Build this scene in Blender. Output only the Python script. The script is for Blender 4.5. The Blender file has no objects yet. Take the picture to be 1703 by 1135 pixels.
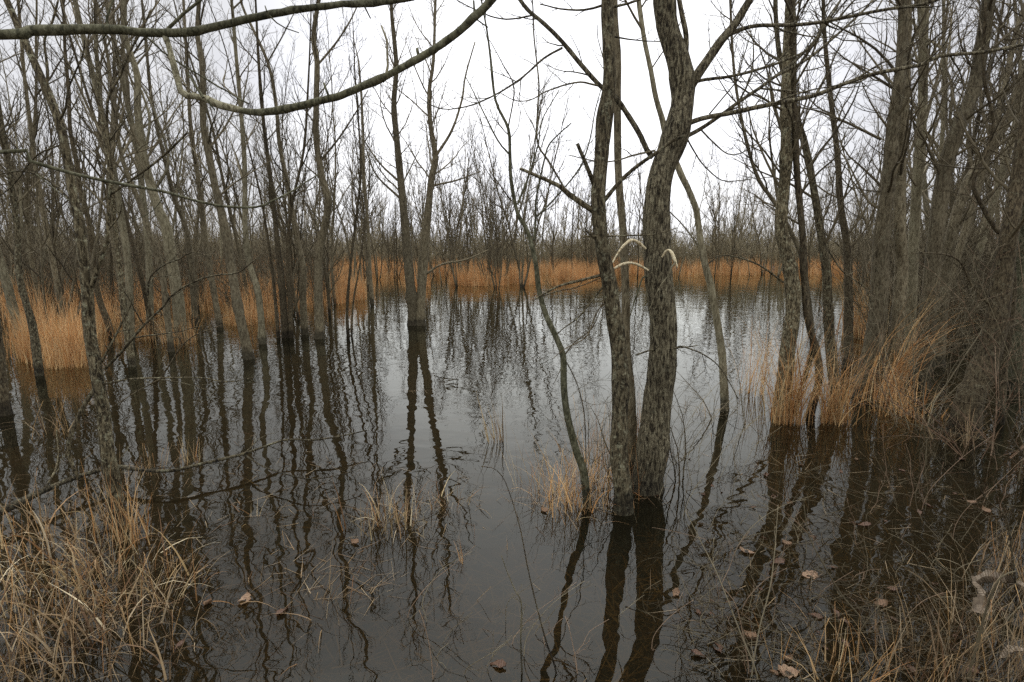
import bpy, math, random
import numpy as np
from mathutils import Vector, noise as mnoise

S = bpy.context.scene
COL = S.collection
R = math.radians

# ------------------------------------------------------------------ camera, world, sun, exposure
CAM_H = 1.7
PITCH = 9.9
FPX = 851.5
cd = bpy.data.cameras.new("camera")
cam = bpy.data.objects.new("camera", cd)
COL.objects.link(cam)
cam.location = (0, 0, CAM_H)
cam.rotation_euler = (R(90 - PITCH), 0, 0)
cd.sensor_width = 36.0
cd.lens = 18.0
cd.clip_start = 0.05
cd.clip_end = 2000
S.camera = cam

SUN_EL, SUN_ROT = 62.0, 8.0
W = bpy.data.worlds.new("World")
S.world = W
W.use_nodes = True
nt = W.node_tree
nt.nodes.clear()
def nd(t, ty, **kw):
    n = t.nodes.new(ty)
    for k, v in kw.items():
        setattr(n, k, v)
    return n
def setin(n, **kw):
    for k, v in kw.items():
        n.inputs[k.replace('_', ' ')].default_value = v
    return n
out = nd(nt, 'ShaderNodeOutputWorld')
bg = nd(nt, 'ShaderNodeBackground')
sky = nd(nt, 'ShaderNodeTexSky', sky_type='NISHITA', sun_disc=False)
sky.sun_elevation = R(SUN_EL); sky.sun_rotation = R(SUN_ROT)
hs = nd(nt, 'ShaderNodeHueSaturation'); hs.inputs['Saturation'].default_value = 0.05; hs.inputs['Value'].default_value = 1.0
nt.links.new(sky.outputs[0], hs.inputs['Color'])
# overcast cloud deck: soft luminance variation by direction
tc = nd(nt, 'ShaderNodeTexCoord')
mp = nd(nt, 'ShaderNodeMapping'); mp.inputs['Scale'].default_value = (1.0, 1.0, 2.6)
nt.links.new(tc.outputs['Generated'], mp.inputs['Vector'])
nz = nd(nt, 'ShaderNodeTexNoise'); setin(nz, Scale=2.3, Detail=4.0, Roughness=0.5)
nt.links.new(mp.outputs[0], nz.inputs['Vector'])
cr = nd(nt, 'ShaderNodeValToRGB')
cr.color_ramp.elements[0].position = 0.32; cr.color_ramp.elements[0].color = (6.4, 6.5, 7.0, 1)
cr.color_ramp.elements[1].position = 0.68; cr.color_ramp.elements[1].color = (8.1, 8.15, 8.35, 1)
nt.links.new(nz.outputs['Fac'], cr.inputs[0])
# thin bright place in the clouds ahead
vd = nd(nt, 'ShaderNodeVectorMath', operation='DOT_PRODUCT')
nrm = nd(nt, 'ShaderNodeVectorMath', operation='NORMALIZE')
nt.links.new(tc.outputs['Generated'], nrm.inputs[0])
nt.links.new(nrm.outputs[0], vd.inputs[0])
_a, _e = R(4), R(14)
vd.inputs[1].default_value = (math.sin(_a) * math.cos(_e), math.cos(_a) * math.cos(_e), math.sin(_e))
gl = nd(nt, 'ShaderNodeMapRange', interpolation_type='SMOOTHERSTEP')
gl.inputs['From Min'].default_value = 0.84; gl.inputs['From Max'].default_value = 1.0
gl.inputs['To Min'].default_value = 1.0; gl.inputs['To Max'].default_value = 2.0
nt.links.new(vd.outputs['Value'], gl.inputs['Value'])
mul = nd(nt, 'ShaderNodeVectorMath', operation='SCALE')
nt.links.new(cr.outputs[0], mul.inputs[0]); nt.links.new(gl.outputs[0], mul.inputs['Scale'])
mx = nd(nt, 'ShaderNodeMix', data_type='RGBA'); mx.inputs['Factor'].default_value = 0.82
nt.links.new(hs.outputs[0], mx.inputs['A']); nt.links.new(mul.outputs[0], mx.inputs['B'])
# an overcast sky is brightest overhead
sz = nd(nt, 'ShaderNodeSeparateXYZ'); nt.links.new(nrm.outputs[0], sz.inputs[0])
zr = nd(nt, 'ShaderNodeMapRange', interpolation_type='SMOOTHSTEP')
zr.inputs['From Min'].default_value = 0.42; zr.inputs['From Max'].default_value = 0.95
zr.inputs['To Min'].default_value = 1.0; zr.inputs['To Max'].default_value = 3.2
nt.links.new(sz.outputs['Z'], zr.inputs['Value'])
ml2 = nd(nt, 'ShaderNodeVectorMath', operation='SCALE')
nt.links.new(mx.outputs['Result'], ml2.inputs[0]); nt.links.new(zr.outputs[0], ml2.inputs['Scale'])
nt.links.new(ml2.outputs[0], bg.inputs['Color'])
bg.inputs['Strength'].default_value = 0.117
nt.links.new(bg.outputs[0], out.inputs[0])

sd = bpy.data.lights.new("sun", 'SUN'); sd.energy = 0.55; sd.angle = R(24); sd.color = (1, .97, .93)
so = bpy.data.objects.new("sun", sd); COL.objects.link(so)
so.rotation_euler = (R(90 - SUN_EL), 0, R(180 - SUN_ROT))
so.location = (0, 0, 30)

S.view_settings.view_transform = 'Standard'
S.view_settings.look = 'None'
S.view_settings.exposure = 0.0
S.view_settings.gamma = 1.0
S.cycles.max_bounces = 6
S.cycles.diffuse_bounces = 3
S.cycles.glossy_bounces = 3
S.cycles.transparent_max_bounces = 12
S.cycles.use_adaptive_sampling = True
S.cycles.use_denoising = False

# ------------------------------------------------------------------ pixels of the photograph to directions
_sp, _cp = math.sin(R(PITCH)), math.cos(R(PITCH))
def ray(px, py):
    xc = (px - 851.5) / FPX; yc = -(py - 567.5) / FPX
    return (xc, _cp + yc * _sp, -_sp + yc * _cp)
def on_plane(px, py, Y):
    d = ray(px, py); t = Y / d[1]
    return np.array([d[0] * t, Y, CAM_H + d[2] * t]), t
def on_water(px, py, z=0.0):
    d = ray(px, py); t = (z - CAM_H) / d[2]
    return np.array([d[0] * t, d[1] * t, z])

# ------------------------------------------------------------------ materials
def new_mat(name):
    m = bpy.data.materials.new(name); m.use_nodes = True
    t = m.node_tree; t.nodes.clear()
    o = nd(t, 'ShaderNodeOutputMaterial')
    return m, t, o
def ramp(t, pts):
    r = nd(t, 'ShaderNodeValToRGB')
    e = r.color_ramp.elements
    e[0].position, e[0].color = pts[0][0], (*pts[0][1], 1)
    e[1].position, e[1].color = pts[-1][0], (*pts[-1][1], 1)
    for p, c in pts[1:-1]:
        x = e.new(p); x.color = (*c, 1)
    return r
def olive(c): return (c[0] * .99, c[1] * 1.01, c[2] * .88)
def bark(name, dark, mid, light, lichen, fine=1.0, bump=0.006, lich=0.6, zs=.25, rgh=.72):
    dark, mid, light, lichen = olive(dark), olive(mid), olive(light), olive(lichen)
    m, t, o = new_mat(name)
    p = nd(t, 'ShaderNodeBsdfPrincipled'); p.inputs['Roughness'].default_value = 0.88
    p.inputs['Specular IOR Level'].default_value = 0.2
    tc = nd(t, 'ShaderNodeTexCoord')
    mp = nd(t, 'ShaderNodeMapping'); mp.inputs['Scale'].default_value = (1, 1, zs)
    t.links.new(tc.outputs['Object'], mp.inputs[0])
    n1 = nd(t, 'ShaderNodeTexNoise'); setin(n1, Scale=62.0 * fine, Detail=7.0, Roughness=rgh, Distortion=0.8)
    t.links.new(mp.outputs[0], n1.inputs['Vector'])
    r1 = ramp(t, [(0.41, dark), (0.5, mid), (0.62, light)])
    t.links.new(n1.outputs['Fac'], r1.inputs[0])
    n2 = nd(t, 'ShaderNodeTexNoise'); setin(n2, Scale=26.0 * fine, Detail=6.0, Roughness=0.72)
    t.links.new(tc.outputs['Object'], n2.inputs['Vector'])
    r2 = nd(t, 'ShaderNodeMapRange'); r2.inputs['From Min'].default_value = 0.54; r2.inputs['From Max'].default_value = 0.66
    r2.inputs['To Max'].default_value = lich
    t.links.new(n2.outputs['Fac'], r2.inputs['Value'])
    mx = nd(t, 'ShaderNodeMix', data_type='RGBA')
    t.links.new(r2.outputs[0], mx.inputs['Factor']); t.links.new(r1.outputs[0], mx.inputs['A']); mx.inputs['B'].default_value = (*lichen, 1)
    n3 = nd(t, 'ShaderNodeTexNoise'); setin(n3, Scale=1.7, Detail=3.0)
    t.links.new(tc.outputs['Object'], n3.inputs['Vector'])
    r3 = nd(t, 'ShaderNodeMapRange'); r3.inputs['From Min'].default_value = 0.3; r3.inputs['From Max'].default_value = 0.7
    r3.inputs['To Min'].default_value = 0.72; r3.inputs['To Max'].default_value = 1.22
    t.links.new(n3.outputs['Fac'], r3.inputs['Value'])
    oi = nd(t, 'ShaderNodeObjectInfo')
    r4 = nd(t, 'ShaderNodeMapRange'); r4.inputs['To Min'].default_value = 0.75; r4.inputs['To Max'].default_value = 1.25
    t.links.new(oi.outputs['Random'], r4.inputs['Value'])
    mm = nd(t, 'ShaderNodeMath', operation='MULTIPLY'); t.links.new(r3.outputs[0], mm.inputs[0]); t.links.new(r4.outputs[0], mm.inputs[1])
    # wet stain where the trunk has stood in the water
    ge = nd(t, 'ShaderNodeNewGeometry'); sx = nd(t, 'ShaderNodeSeparateXYZ'); t.links.new(ge.outputs['Position'], sx.inputs[0])
    ns = nd(t, 'ShaderNodeTexNoise'); setin(ns, Scale=9.0, Detail=5.0); t.links.new(ge.outputs['Position'], ns.inputs['Vector'])
    ad = nd(t, 'ShaderNodeMath', operation='MULTIPLY_ADD'); t.links.new(ns.outputs['Fac'], ad.inputs[0]); ad.inputs[1].default_value = -0.2
    t.links.new(sx.outputs['Z'], ad.inputs[2])
    r5 = nd(t, 'ShaderNodeMapRange', interpolation_type='SMOOTHSTEP'); r5.inputs['From Min'].default_value = 0.0; r5.inputs['From Max'].default_value = 0.11
    r5.inputs['To Min'].default_value = 0.34; r5.inputs['To Max'].default_value = 1.0
    t.links.new(ad.outputs[0], r5.inputs['Value'])
    m3 = nd(t, 'ShaderNodeMath', operation='MULTIPLY'); t.links.new(mm.outputs[0], m3.inputs[0]); t.links.new(r5.outputs[0], m3.inputs[1])
    sc = nd(t, 'ShaderNodeVectorMath', operation='SCALE'); t.links.new(mx.outputs['Result'], sc.inputs[0]); t.links.new(m3.outputs[0], sc.inputs['Scale'])
    t.links.new(sc.outputs[0], p.inputs['Base Color'])
    b = nd(t, 'ShaderNodeBump'); b.inputs['Strength'].default_value = 1.0; b.inputs['Distance'].default_value = bump
    ah = nd(t, 'ShaderNodeMath', operation='ADD'); t.links.new(n1.outputs['Fac'], ah.inputs[0]); t.links.new(n2.outputs['Fac'], ah.inputs[1])
    t.links.new(ah.outputs[0], b.inputs['Height']); t.links.new(b.outputs[0], p.inputs['Normal'])
    t.links.new(p.outputs[0], o.inputs[0])
    return m
def islandmat(name, cols, rough=0.8, trans=0.0):
    m, t, o = new_mat(name)
    p = nd(t, 'ShaderNodeBsdfPrincipled'); p.inputs['Roughness'].default_value = rough; p.inputs['Specular IOR Level'].default_value = 0.25
    ge = nd(t, 'ShaderNodeNewGeometry')
    r = ramp(t, [(i / (len(cols) - 1), c) for i, c in enumerate(cols)])
    t.links.new(ge.outputs['Random Per Island'], r.inputs[0])
    tc = nd(t, 'ShaderNodeTexCoord'); n = nd(t, 'ShaderNodeTexNoise'); setin(n, Scale=.8, Detail=5.0, Roughness=.65)
    t.links.new(ge.outputs['Position'], n.inputs['Vector'])
    mr = nd(t, 'ShaderNodeMapRange'); mr.inputs['From Min'].default_value = 0.3; mr.inputs['From Max'].default_value = 0.7
    mr.inputs['To Min'].default_value = 0.58; mr.inputs['To Max'].default_value = 1.25
    t.links.new(n.outputs['Fac'], mr.inputs['Value'])
    sc = nd(t, 'ShaderNodeVectorMath', operation='SCALE'); t.links.new(r.outputs[0], sc.inputs[0]); t.links.new(mr.outputs[0], sc.inputs['Scale'])
    t.links.new(sc.outputs[0], p.inputs['Base Color'])
    if trans > 0:
        tr = nd(t, 'ShaderNodeBsdfTranslucent'); t.links.new(sc.outputs[0], tr.inputs['Color'])
        ms = nd(t, 'ShaderNodeMixShader'); ms.inputs[0].default_value = trans
        t.links.new(p.outputs[0], ms.inputs[1]); t.links.new(tr.outputs[0], ms.inputs[2]); t.links.new(ms.outputs[0], o.inputs[0])
    else:
        t.links.new(p.outputs[0], o.inputs[0])
    return m

M_BARK_RIDGED = bark('bark_ridged', (.022, .016, .010), (.14, .114, .078), (.34, .295, .215), (.34, .32, .24), fine=1.25, bump=0.022, lich=.35, zs=.2, rgh=.66)
M_BARK_SCALY = bark('bark_scaly', (.018, .013, .008), (.09, .071, .045), (.24, .20, .138), (.42, .40, .30), fine=1.1, bump=0.012, lich=.7)
M_BARK_GREY = bark('bark_grey', (.06, .046, .03), (.14, .113, .078), (.215, .18, .13), (.29, .27, .205), fine=.8, bump=0.005, lich=.4)
M_BARK_PALE = bark('bark_pale', (.10, .083, .056), (.19, .162, .115), (.265, .235, .175), (.31, .29, .22), fine=.6, bump=0.004, lich=.4)
M_BARK_DARK = bark('bark_dark', (.022, .015, .01), (.075, .057, .037), (.145, .114, .077), (.24, .225, .168), fine=1.2, bump=0.006, lich=.4)
M_BARK_GREEN = bark('bark_smooth_greenish', (.035, .034, .021), (.085, .08, .052), (.15, .142, .10), (.27, .265, .20), fine=1.2, bump=0.003, lich=.6)
M_BARK_MOTTLED = bark('bark_mottled', (.10, .085, .055), (.27, .24, .17), (.42, .39, .30), (.46, .44, .36), fine=1.6, bump=0.003, lich=.6, zs=.6)
M_TWIG = islandmat('twig_brown', [olive(c) for c in [(.048, .037, .023), (.098, .077, .05), (.14, .113, .075), (.068, .05, .032)]])
M_TWIG_PALE = islandmat('twig_grey', [olive(c) for c in [(.12, .096, .066), (.18, .148, .104), (.24, .20, .145), (.15, .115, .08)]])
M_TWIG_RED = islandmat('twig_reddish', [(.14, .08, .045), (.20, .125, .075), (.26, .185, .12), (.11, .065, .038)])
M_SEDGE = islandmat('sedge_orange', [(.54, .25, .085), (.68, .40, .17), (.46, .20, .06), (.74, .52, .27), (.34, .16, .055)], trans=.25)
M_STRAW = islandmat('grass_straw', [(.34, .23, .10), (.58, .46, .25), (.15, .08, .035), (.10, .06, .03), (.72, .61, .39), (.34, .17, .06), (.16, .10, .045)], trans=.2)
M_STRAW_DULL = islandmat('grass_straw_dull', [(.20, .13, .06), (.36, .26, .14), (.10, .055, .026), (.07, .045, .025), (.46, .36, .22), (.16, .08, .035)], trans=.2)
M_RUST = islandmat('grass_rust', [(.52, .26, .085), (.66, .45, .21), (.40, .17, .05), (.64, .50, .27), (.26, .11, .04)], trans=.2)
M_BRUSH_HAZED = islandmat('far_brush_hazed', [olive(c) for c in [(.155, .124, .083), (.235, .196, .135), (.30, .255, .18), (.19, .15, .102)]])  # far wood and brush colours paled to stand in for distance haze
M_WHITE = bark('peeled_wood', (.30, .22, .14), (.56, .47, .34), (.68, .61, .49), (.60, .54, .43), fine=1.0, bump=.002, lich=.3, zs=1.0)
def leafmat(name, c1, c2):
    m, t, o = new_mat(name)
    p = nd(t, 'ShaderNodeBsdfPrincipled'); p.inputs['Roughness'].default_value = .6
    tc = nd(t, 'ShaderNodeTexCoord'); n = nd(t, 'ShaderNodeTexNoise'); setin(n, Scale=38.0, Detail=5.0)
    t.links.new(tc.outputs['Object'], n.inputs['Vector'])
    wv = nd(t, 'ShaderNodeTexWave'); setin(wv, Scale=28.0, Distortion=2.0); t.links.new(tc.outputs['Object'], wv.inputs['Vector'])
    r = ramp(t, [(.3, c1), (.7, c2)]); t.links.new(n.outputs['Fac'], r.inputs[0])
    t.links.new(r.outputs[0], p.inputs['Base Color'])
    b = nd(t, 'ShaderNodeBump'); b.inputs['Distance'].default_value = .002; t.links.new(wv.outputs['Fac'], b.inputs['Height']); t.links.new(b.outputs[0], p.inputs['Normal'])
    t.links.new(p.outputs[0], o.inputs[0])
    return m
M_LEAF_TAN = leafmat('dead_leaf_tan', (.16, .09, .048), (.27, .175, .10))
M_LEAF_BROWN = leafmat('dead_leaf_brown', (.07, .036, .02), (.15, .082, .045))
M_LEAF_PALE = leafmat('dead_leaf_pale', (.11, .08, .05), (.25, .195, .13))

# water: Fresnel mirror over tea-brown clear water, the bed showing through
def water_mat():
    m, t, o = new_mat('pond_water')
    ge = nd(t, 'ShaderNodeNewGeometry')
    mp = nd(t, 'ShaderNodeMapping'); mp.inputs['Scale'].default_value = (0.8, 1.0, 1.0); mp.inputs['Rotation'].default_value = (0, 0, R(9))
    t.links.new(ge.outputs['Position'], mp.inputs[0])
    def ns(scale, det, amp, rough=.5, dist=0.0):
        n = nd(t, 'ShaderNodeTexNoise'); setin(n, Scale=scale, Detail=det, Roughness=rough, Distortion=dist)
        t.links.new(mp.outputs[0], n.inputs['Vector'])
        a = nd(t, 'ShaderNodeMath', operation='MULTIPLY'); t.links.new(n.outputs['Fac'], a.inputs[0]); a.inputs[1].default_value = amp
        return a
    a = ns(1.3, 0.0, 0.0055); b = ns(4.2, 1.0, 0.0036, dist=.4); c = ns(17.0, 0.0, 0.00028)
    # patches where the breeze ruffles the surface
    pn = nd(t, 'ShaderNodeTexNoise'); setin(pn, Scale=.35, Detail=2.0); t.links.new(ge.outputs['Position'], pn.inputs['Vector'])
    pr = nd(t, 'ShaderNodeMapRange'); pr.inputs['From Min'].default_value = .35; pr.inputs['From Max'].default_value = .65
    pr.inputs['To Min'].default_value = .45; pr.inputs['To Max'].default_value = 1.3; t.links.new(pn.outputs['Fac'], pr.inputs['Value'])
    s1 = nd(t, 'ShaderNodeMath', operation='ADD'); t.links.new(b.outputs[0], s1.inputs[0]); t.links.new(c.outputs[0], s1.inputs[1])
    s2 = nd(t, 'ShaderNodeMath', operation='MULTIPLY'); t.links.new(s1.outputs[0], s2.inputs[0]); t.links.new(pr.outputs[0], s2.inputs[1])
    s3 = nd(t, 'ShaderNodeMath', operation='ADD'); t.links.new(a.outputs[0], s3.inputs[0]); t.links.new(s2.outputs[0], s3.inputs[1])
    bp = nd(t, 'ShaderNodeBump'); bp.inputs['Strength'].default_value = 1.0; bp.inputs['Distance'].default_value = 1.0
    t.links.new(s3.outputs[0], bp.inputs['Height'])
    g = nd(t, 'ShaderNodeBsdfGlossy'); g.inputs['Roughness'].default_value = 0.012; g.inputs['Color'].default_value = (.98, 1.0, .94, 1)
    t.links.new(bp.outputs[0], g.inputs['Normal'])
    tr = nd(t, 'ShaderNodeBsdfTransparent'); tr.inputs['Color'].default_value = (.52, .44, .29, 1)
    df = nd(t, 'ShaderNodeBsdfDiffuse'); df.inputs['Color'].default_value = (.014, .0125, .007, 1)
    m1 = nd(t, 'ShaderNodeMixShader'); m1.inputs[0].default_value = .36
    t.links.new(tr.outputs[0], m1.inputs[1]); t.links.new(df.outputs[0], m1.inputs[2])
    fr = nd(t, 'ShaderNodeFresnel'); fr.inputs['IOR'].default_value = 1.37; t.links.new(bp.outputs[0], fr.inputs['Normal'])
    m2 = nd(t, 'ShaderNodeMixShader'); t.links.new(fr.outputs[0], m2.inputs[0]); t.links.new(m1.outputs[0], m2.inputs[1]); t.links.new(g.outputs[0], m2.inputs[2])
    t.links.new(m2.outputs[0], o.inputs[0])
    return m
def ground_mat():
    m, t, o = new_mat('leaf_mud_ground')
    p = nd(t, 'ShaderNodeBsdfPrincipled'); p.inputs['Roughness'].default_value = .9
    ge = nd(t, 'ShaderNodeNewGeometry')
    n1 = nd(t, 'ShaderNodeTexNoise'); setin(n1, Scale=5.0, Detail=8.0, Roughness=.7); t.links.new(ge.outputs['Position'], n1.inputs['Vector'])
    v = nd(t, 'ShaderNodeTexVoronoi'); v.inputs['Scale'].default_value = 16.0; t.links.new(ge.outputs['Position'], v.inputs['Vector'])
    r = ramp(t, [(.35, (.035, .026, .017)), (.55, (.095, .066, .04)), (.75, (.17, .125, .075))]); t.links.new(n1.outputs['Fac'], r.inputs[0])
    mx = nd(t, 'ShaderNodeMix', data_type='RGBA', blend_type='MULTIPLY'); mx.inputs['Factor'].default_value = .7
    r2 = ramp(t, [(0.0, (.4, .36, .32)), (1.0, (1, .95, .85))]); t.links.new(v.outputs['Color'], r2.inputs[0])
    t.links.new(r.outputs[0], mx.inputs['A']); t.links.new(r2.outputs[0], mx.inputs['B'])
    t.links.new(mx.outputs['Result'], p.inputs['Base Color'])
    b = nd(t, 'ShaderNodeBump'); b.inputs['Distance'].default_value = .03; t.links.new(n1.outputs['Fac'], b.inputs['Height']); t.links.new(b.outputs[0], p.inputs['Normal'])
    t.links.new(p.outputs[0], o.inputs[0])
    return m

# ------------------------------------------------------------------ mesh helpers
def mesh_from(name, V, F, mat, smooth=True):
    """V (n,3) array, F (m,4) or (m,3) int array or list of arrays of either width"""
    me = bpy.data.meshes.new(name)
    if not isinstance(F, list): F = [F]
    F = [f for f in F if len(f)]
    me.vertices.add(len(V)); me.vertices.foreach_set('co', np.ascontiguousarray(V, dtype=np.float32).ravel())
    lv = np.concatenate([f.ravel() for f in F]).astype(np.int32)
    sizes = np.concatenate([np.full(len(f), f.shape[1]) for f in F]).astype(np.int32)
    starts = np.concatenate([[0], np.cumsum(sizes)[:-1]]).astype(np.int32)
    me.loops.add(len(lv)); me.loops.foreach_set('vertex_index', lv)
    me.polygons.add(len(sizes)); me.polygons.foreach_set('loop_start', starts)
    me.polygons.foreach_set('use_smooth', np.full(len(sizes), smooth, dtype=bool))
    me.materials.append(mat)
    me.update(calc_edges=True)
    return me
def link(name, me, parent=None, loc=None):
    o = bpy.data.objects.new(name, me); COL.objects.link(o)
    if loc is not None: o.location = loc
    if parent is not None: o.parent = parent
    return o
def tag(o, label, cat, group=None, kind=None):
    o['label'] = label; o['category'] = cat
    if group: o['group'] = group
    if kind: o['kind'] = kind
    return o
def thing(name, label, cat, loc, group=None):
    o = bpy.data.objects.new(name, None); COL.objects.link(o); o.location = [float(v) for v in loc]
    o.empty_display_size = .1
    return tag(o, label, cat, group)

class Wood:
    """collects tapered tubes"""
    def __init__(self): self.t = []
    def add(self, pts, rad, sides=3): self.t.append((np.asarray(pts, float), np.asarray(rad, float), sides))
    def arrays(self):
        by = {}
        for p, r, s in self.t: by.setdefault((len(p), s), []).append((p, r))
        Vs, Fs, T, off = [], [], [], 0
        for (n, s), L in by.items():
            P = np.stack([a for a, _ in L]); Rr = np.stack([b for _, b in L]); k = len(L)
            D = np.empty_like(P); D[:, 1:-1] = P[:, 2:] - P[:, :-2]; D[:, 0] = P[:, 1] - P[:, 0]; D[:, -1] = P[:, -1] - P[:, -2]
            D /= np.linalg.norm(D, axis=2, keepdims=True) + 1e-12
            ov = P[:, -1] - P[:, 0]; ax = np.argmin(np.abs(ov), axis=1); ref = np.zeros((k, 3)); ref[np.arange(k), ax] = 1
            U = np.cross(D, ref[:, None, :]); U /= np.linalg.norm(U, axis=2, keepdims=True) + 1e-9
            Wv = np.cross(D, U)
            a = np.linspace(0, 2 * math.pi, s, endpoint=False)
            ring = U[:, :, None, :] * np.cos(a)[None, None, :, None] + Wv[:, :, None, :] * np.sin(a)[None, None, :, None]
            V = P[:, :, None, :] + ring * Rr[:, :, None, None]
            Vs.append(V.reshape(-1, 3))
            i = np.arange(k)[:, None, None] * n * s + np.arange(n - 1)[None, :, None] * s + np.arange(s)[None, None, :]
            j = np.arange(k)[:, None, None] * n * s + np.arange(n - 1)[None, :, None] * s + ((np.arange(s) + 1) % s)[None, None, :]
            Fs.append((np.stack([i, j, j + s, i + s], axis=-1)).reshape(-1, 4) + off)
            if s == 3:   # cap tips
                c = (np.arange(k) * n * s + (n - 1) * s)[:, None] + np.array([0, 1, 2])[None, :]
                T.append(c + off)
            elif s == 4:
                pass
            else:
                c = (np.arange(k) * n * s + (n - 1) * s)
                fan = [np.stack([c, c + q, c + q + 1], axis=-1) for q in range(1, s - 1)]
                T.append(np.concatenate(fan) + off)
            off += k * n * s
        return np.concatenate(Vs), [np.concatenate(Fs)] + ([np.concatenate(T)] if T else [])
    def build(self, name, mat, origin=None, rough=0.0, rscale=8.0):
        V, F = self.arrays()
        if rough > 0:
            c = V.copy()
            for q in range(len(V)):
                v = Vector(V[q]); n = mnoise.noise(Vector((v.x * rscale, v.y * rscale, v.z * rscale * .35)))
                n2 = mnoise.noise(v * rscale * 3.1)
                n3 = mnoise.noise_vector(Vector((v.x * rscale, v.y * rscale, v.z * rscale * .5)))
                c[q] += np.array(n3) * rough + 0 * n + np.array(mnoise.noise_vector(v * rscale * 3)) * rough * .4
            V = c
        if origin is not None: V = V - np.asarray(origin, float)
        return mesh_from(name, V, F, mat)

def spline(P, step):
    """Catmull-Rom through P (n,k), resampled to about `step` between the first three coordinates"""
    P = np.asarray(P, float)
    if len(P) < 2: return P
    E = np.vstack([2 * P[0] - P[1], P, 2 * P[-1] - P[-2]]); o = []
    for i in range(1, len(E) - 2):
        a, b, c, d = E[i - 1], E[i], E[i + 1], E[i + 2]
        m = max(1, int(np.linalg.norm((c - b)[:3]) / step + .5))
        for q in range(m):
            t = q / m
            o.append(.5 * ((2 * b) + (-a + c) * t + (2 * a - 5 * b + 4 * c - d) * t * t + (-a + 3 * b - 3 * c + d) * t ** 3))
    o.append(P[-1])
    return np.array(o)
def unit(v):
    return v / (np.linalg.norm(v) + 1e-12)

def grow(Wd, rng, p, d, L, r, lev, rmin=.0012, up=.10, wob=.13, nch=(5, 4), ang=(28, 55), seg=None, sides=None, branch_len=(.35, .65)):
    """one limb with its own side shoots; lev = levels still to come"""
    n = seg or (5 if lev == 0 else 7)
    d = unit(d); pts = [p]; st = L / (n - 1)
    for i in range(n - 1):
        d = unit(d + rng.normal(0, wob, 3) + np.array([0, 0, up]))
        pts.append(pts[-1] + d * st)
    pts = np.array(pts)
    rad = np.maximum(rmin * .75, r * (1 - np.linspace(0, 1, n) ** 1.2 * .8))
    Wd.add(pts, rad, sides or (3 if r < .006 else 5))
    if lev > 0:
        shoots(Wd, rng, pts, rad, lev, rmin, up, wob, nch, ang, L, branch_len)
def shoots(Wd, rng, pts, rad, lev, rmin, up, wob, nch, ang, L, branch_len=(.35, .65), t0=.15, t1=.97):
    k = nch[0]; n = len(pts); side = rng.uniform(0, 6.28)
    for q in range(k):
        t = t0 + (t1 - t0) * (q + rng.uniform(0, .9)) / k
        f = t * (n - 1); i = min(int(f), n - 2); w = f - i
        pp = pts[i] * (1 - w) + pts[i + 1] * w; rr = rad[i] * (1 - w) + rad[i + 1] * w
        dd = unit(pts[i + 1] - pts[i])
        side += 2.4 + rng.normal(0, .5)
        ref = np.array([0., 0., 1.]) if abs(dd[2]) < .9 else np.array([1., 0., 0.])
        u = unit(np.cross(dd, ref)); v = np.cross(dd, u)
        a = R(rng.uniform(*ang))
        nd_ = dd * math.cos(a) + (u * math.cos(side) + v * math.sin(side)) * math.sin(a)
        l = L * rng.uniform(*branch_len) * (1.05 - .6 * t)
        grow(Wd, rng, pp, nd_, l, max(rmin, min(rr * .62, l * .012 + rmin)), lev - 1, rmin, up, wob, nch[1:] or (3,), ang, branch_len=branch_len)

# ------------------------------------------------------------------ the setting
def shore(x):
    """distance at which the far land comes out of the water"""
    return 39.0 + 2.0 * math.sin(x * .13) - (max(0, -x - 6)) * .35
def terrain():
    xs = np.concatenate([np.linspace(-160, -12, 30)[:-1], np.linspace(-12, 12, 70), np.linspace(12, 160, 30)[1:]])
    ys = np.concatenate([np.linspace(-30, -1, 12)[:-1], np.linspace(-1, 9, 60), np.linspace(9, 60, 52)[1:], np.linspace(60, 260, 20)[1:]])
    X, Y = np.meshgrid(xs, ys, indexing='ij')
    Z = np.zeros_like(X)
    for i in range(X.shape[0]):
        for j in range(X.shape[1]):
            x, y = X[i, j], Y[i, j]
            z = -.34 + .05 * mnoise.noise(Vector((x * .7, y * .7, 0)))
            far = (y - shore(x)) / 10
            z += .62 * min(1, max(0, far))
            # the bank the camera stands on: behind it and round to the right
            e = 1.25 + .25 * mnoise.noise(Vector((x * .9, 3.3, 1)))
            nb = min(1, max(0, (e + max(0, x - 1.4) * 1.15 - max(0, x - 2.9) * .5 - y) / .9))
            z += .42 * nb * nb * (3 - 2 * nb)
            z += .012 * mnoise.noise(Vector((x * 5, y * 5, 0)))
            Z[i, j] = z
    n, m = X.shape
    V = np.stack([X, Y, Z], -1).reshape(-1, 3)
    i = (np.arange(n - 1)[:, None] * m + np.arange(m - 1)[None, :]).ravel()
    F = np.stack([i, i + m, i + m + 1, i + 1], -1)
    o = link('ground', mesh_from('ground', V, F, ground_mat())); o['kind'] = 'structure'
    return o
terrain()
wv = np.array([[-160, -30, 0], [160, -30, 0], [160, 120, 0], [-160, 120, 0]], float)
wo = link('water', mesh_from('water', wv, np.array([[0, 1, 2, 3]]), water_mat())); wo['kind'] = 'structure'

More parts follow.
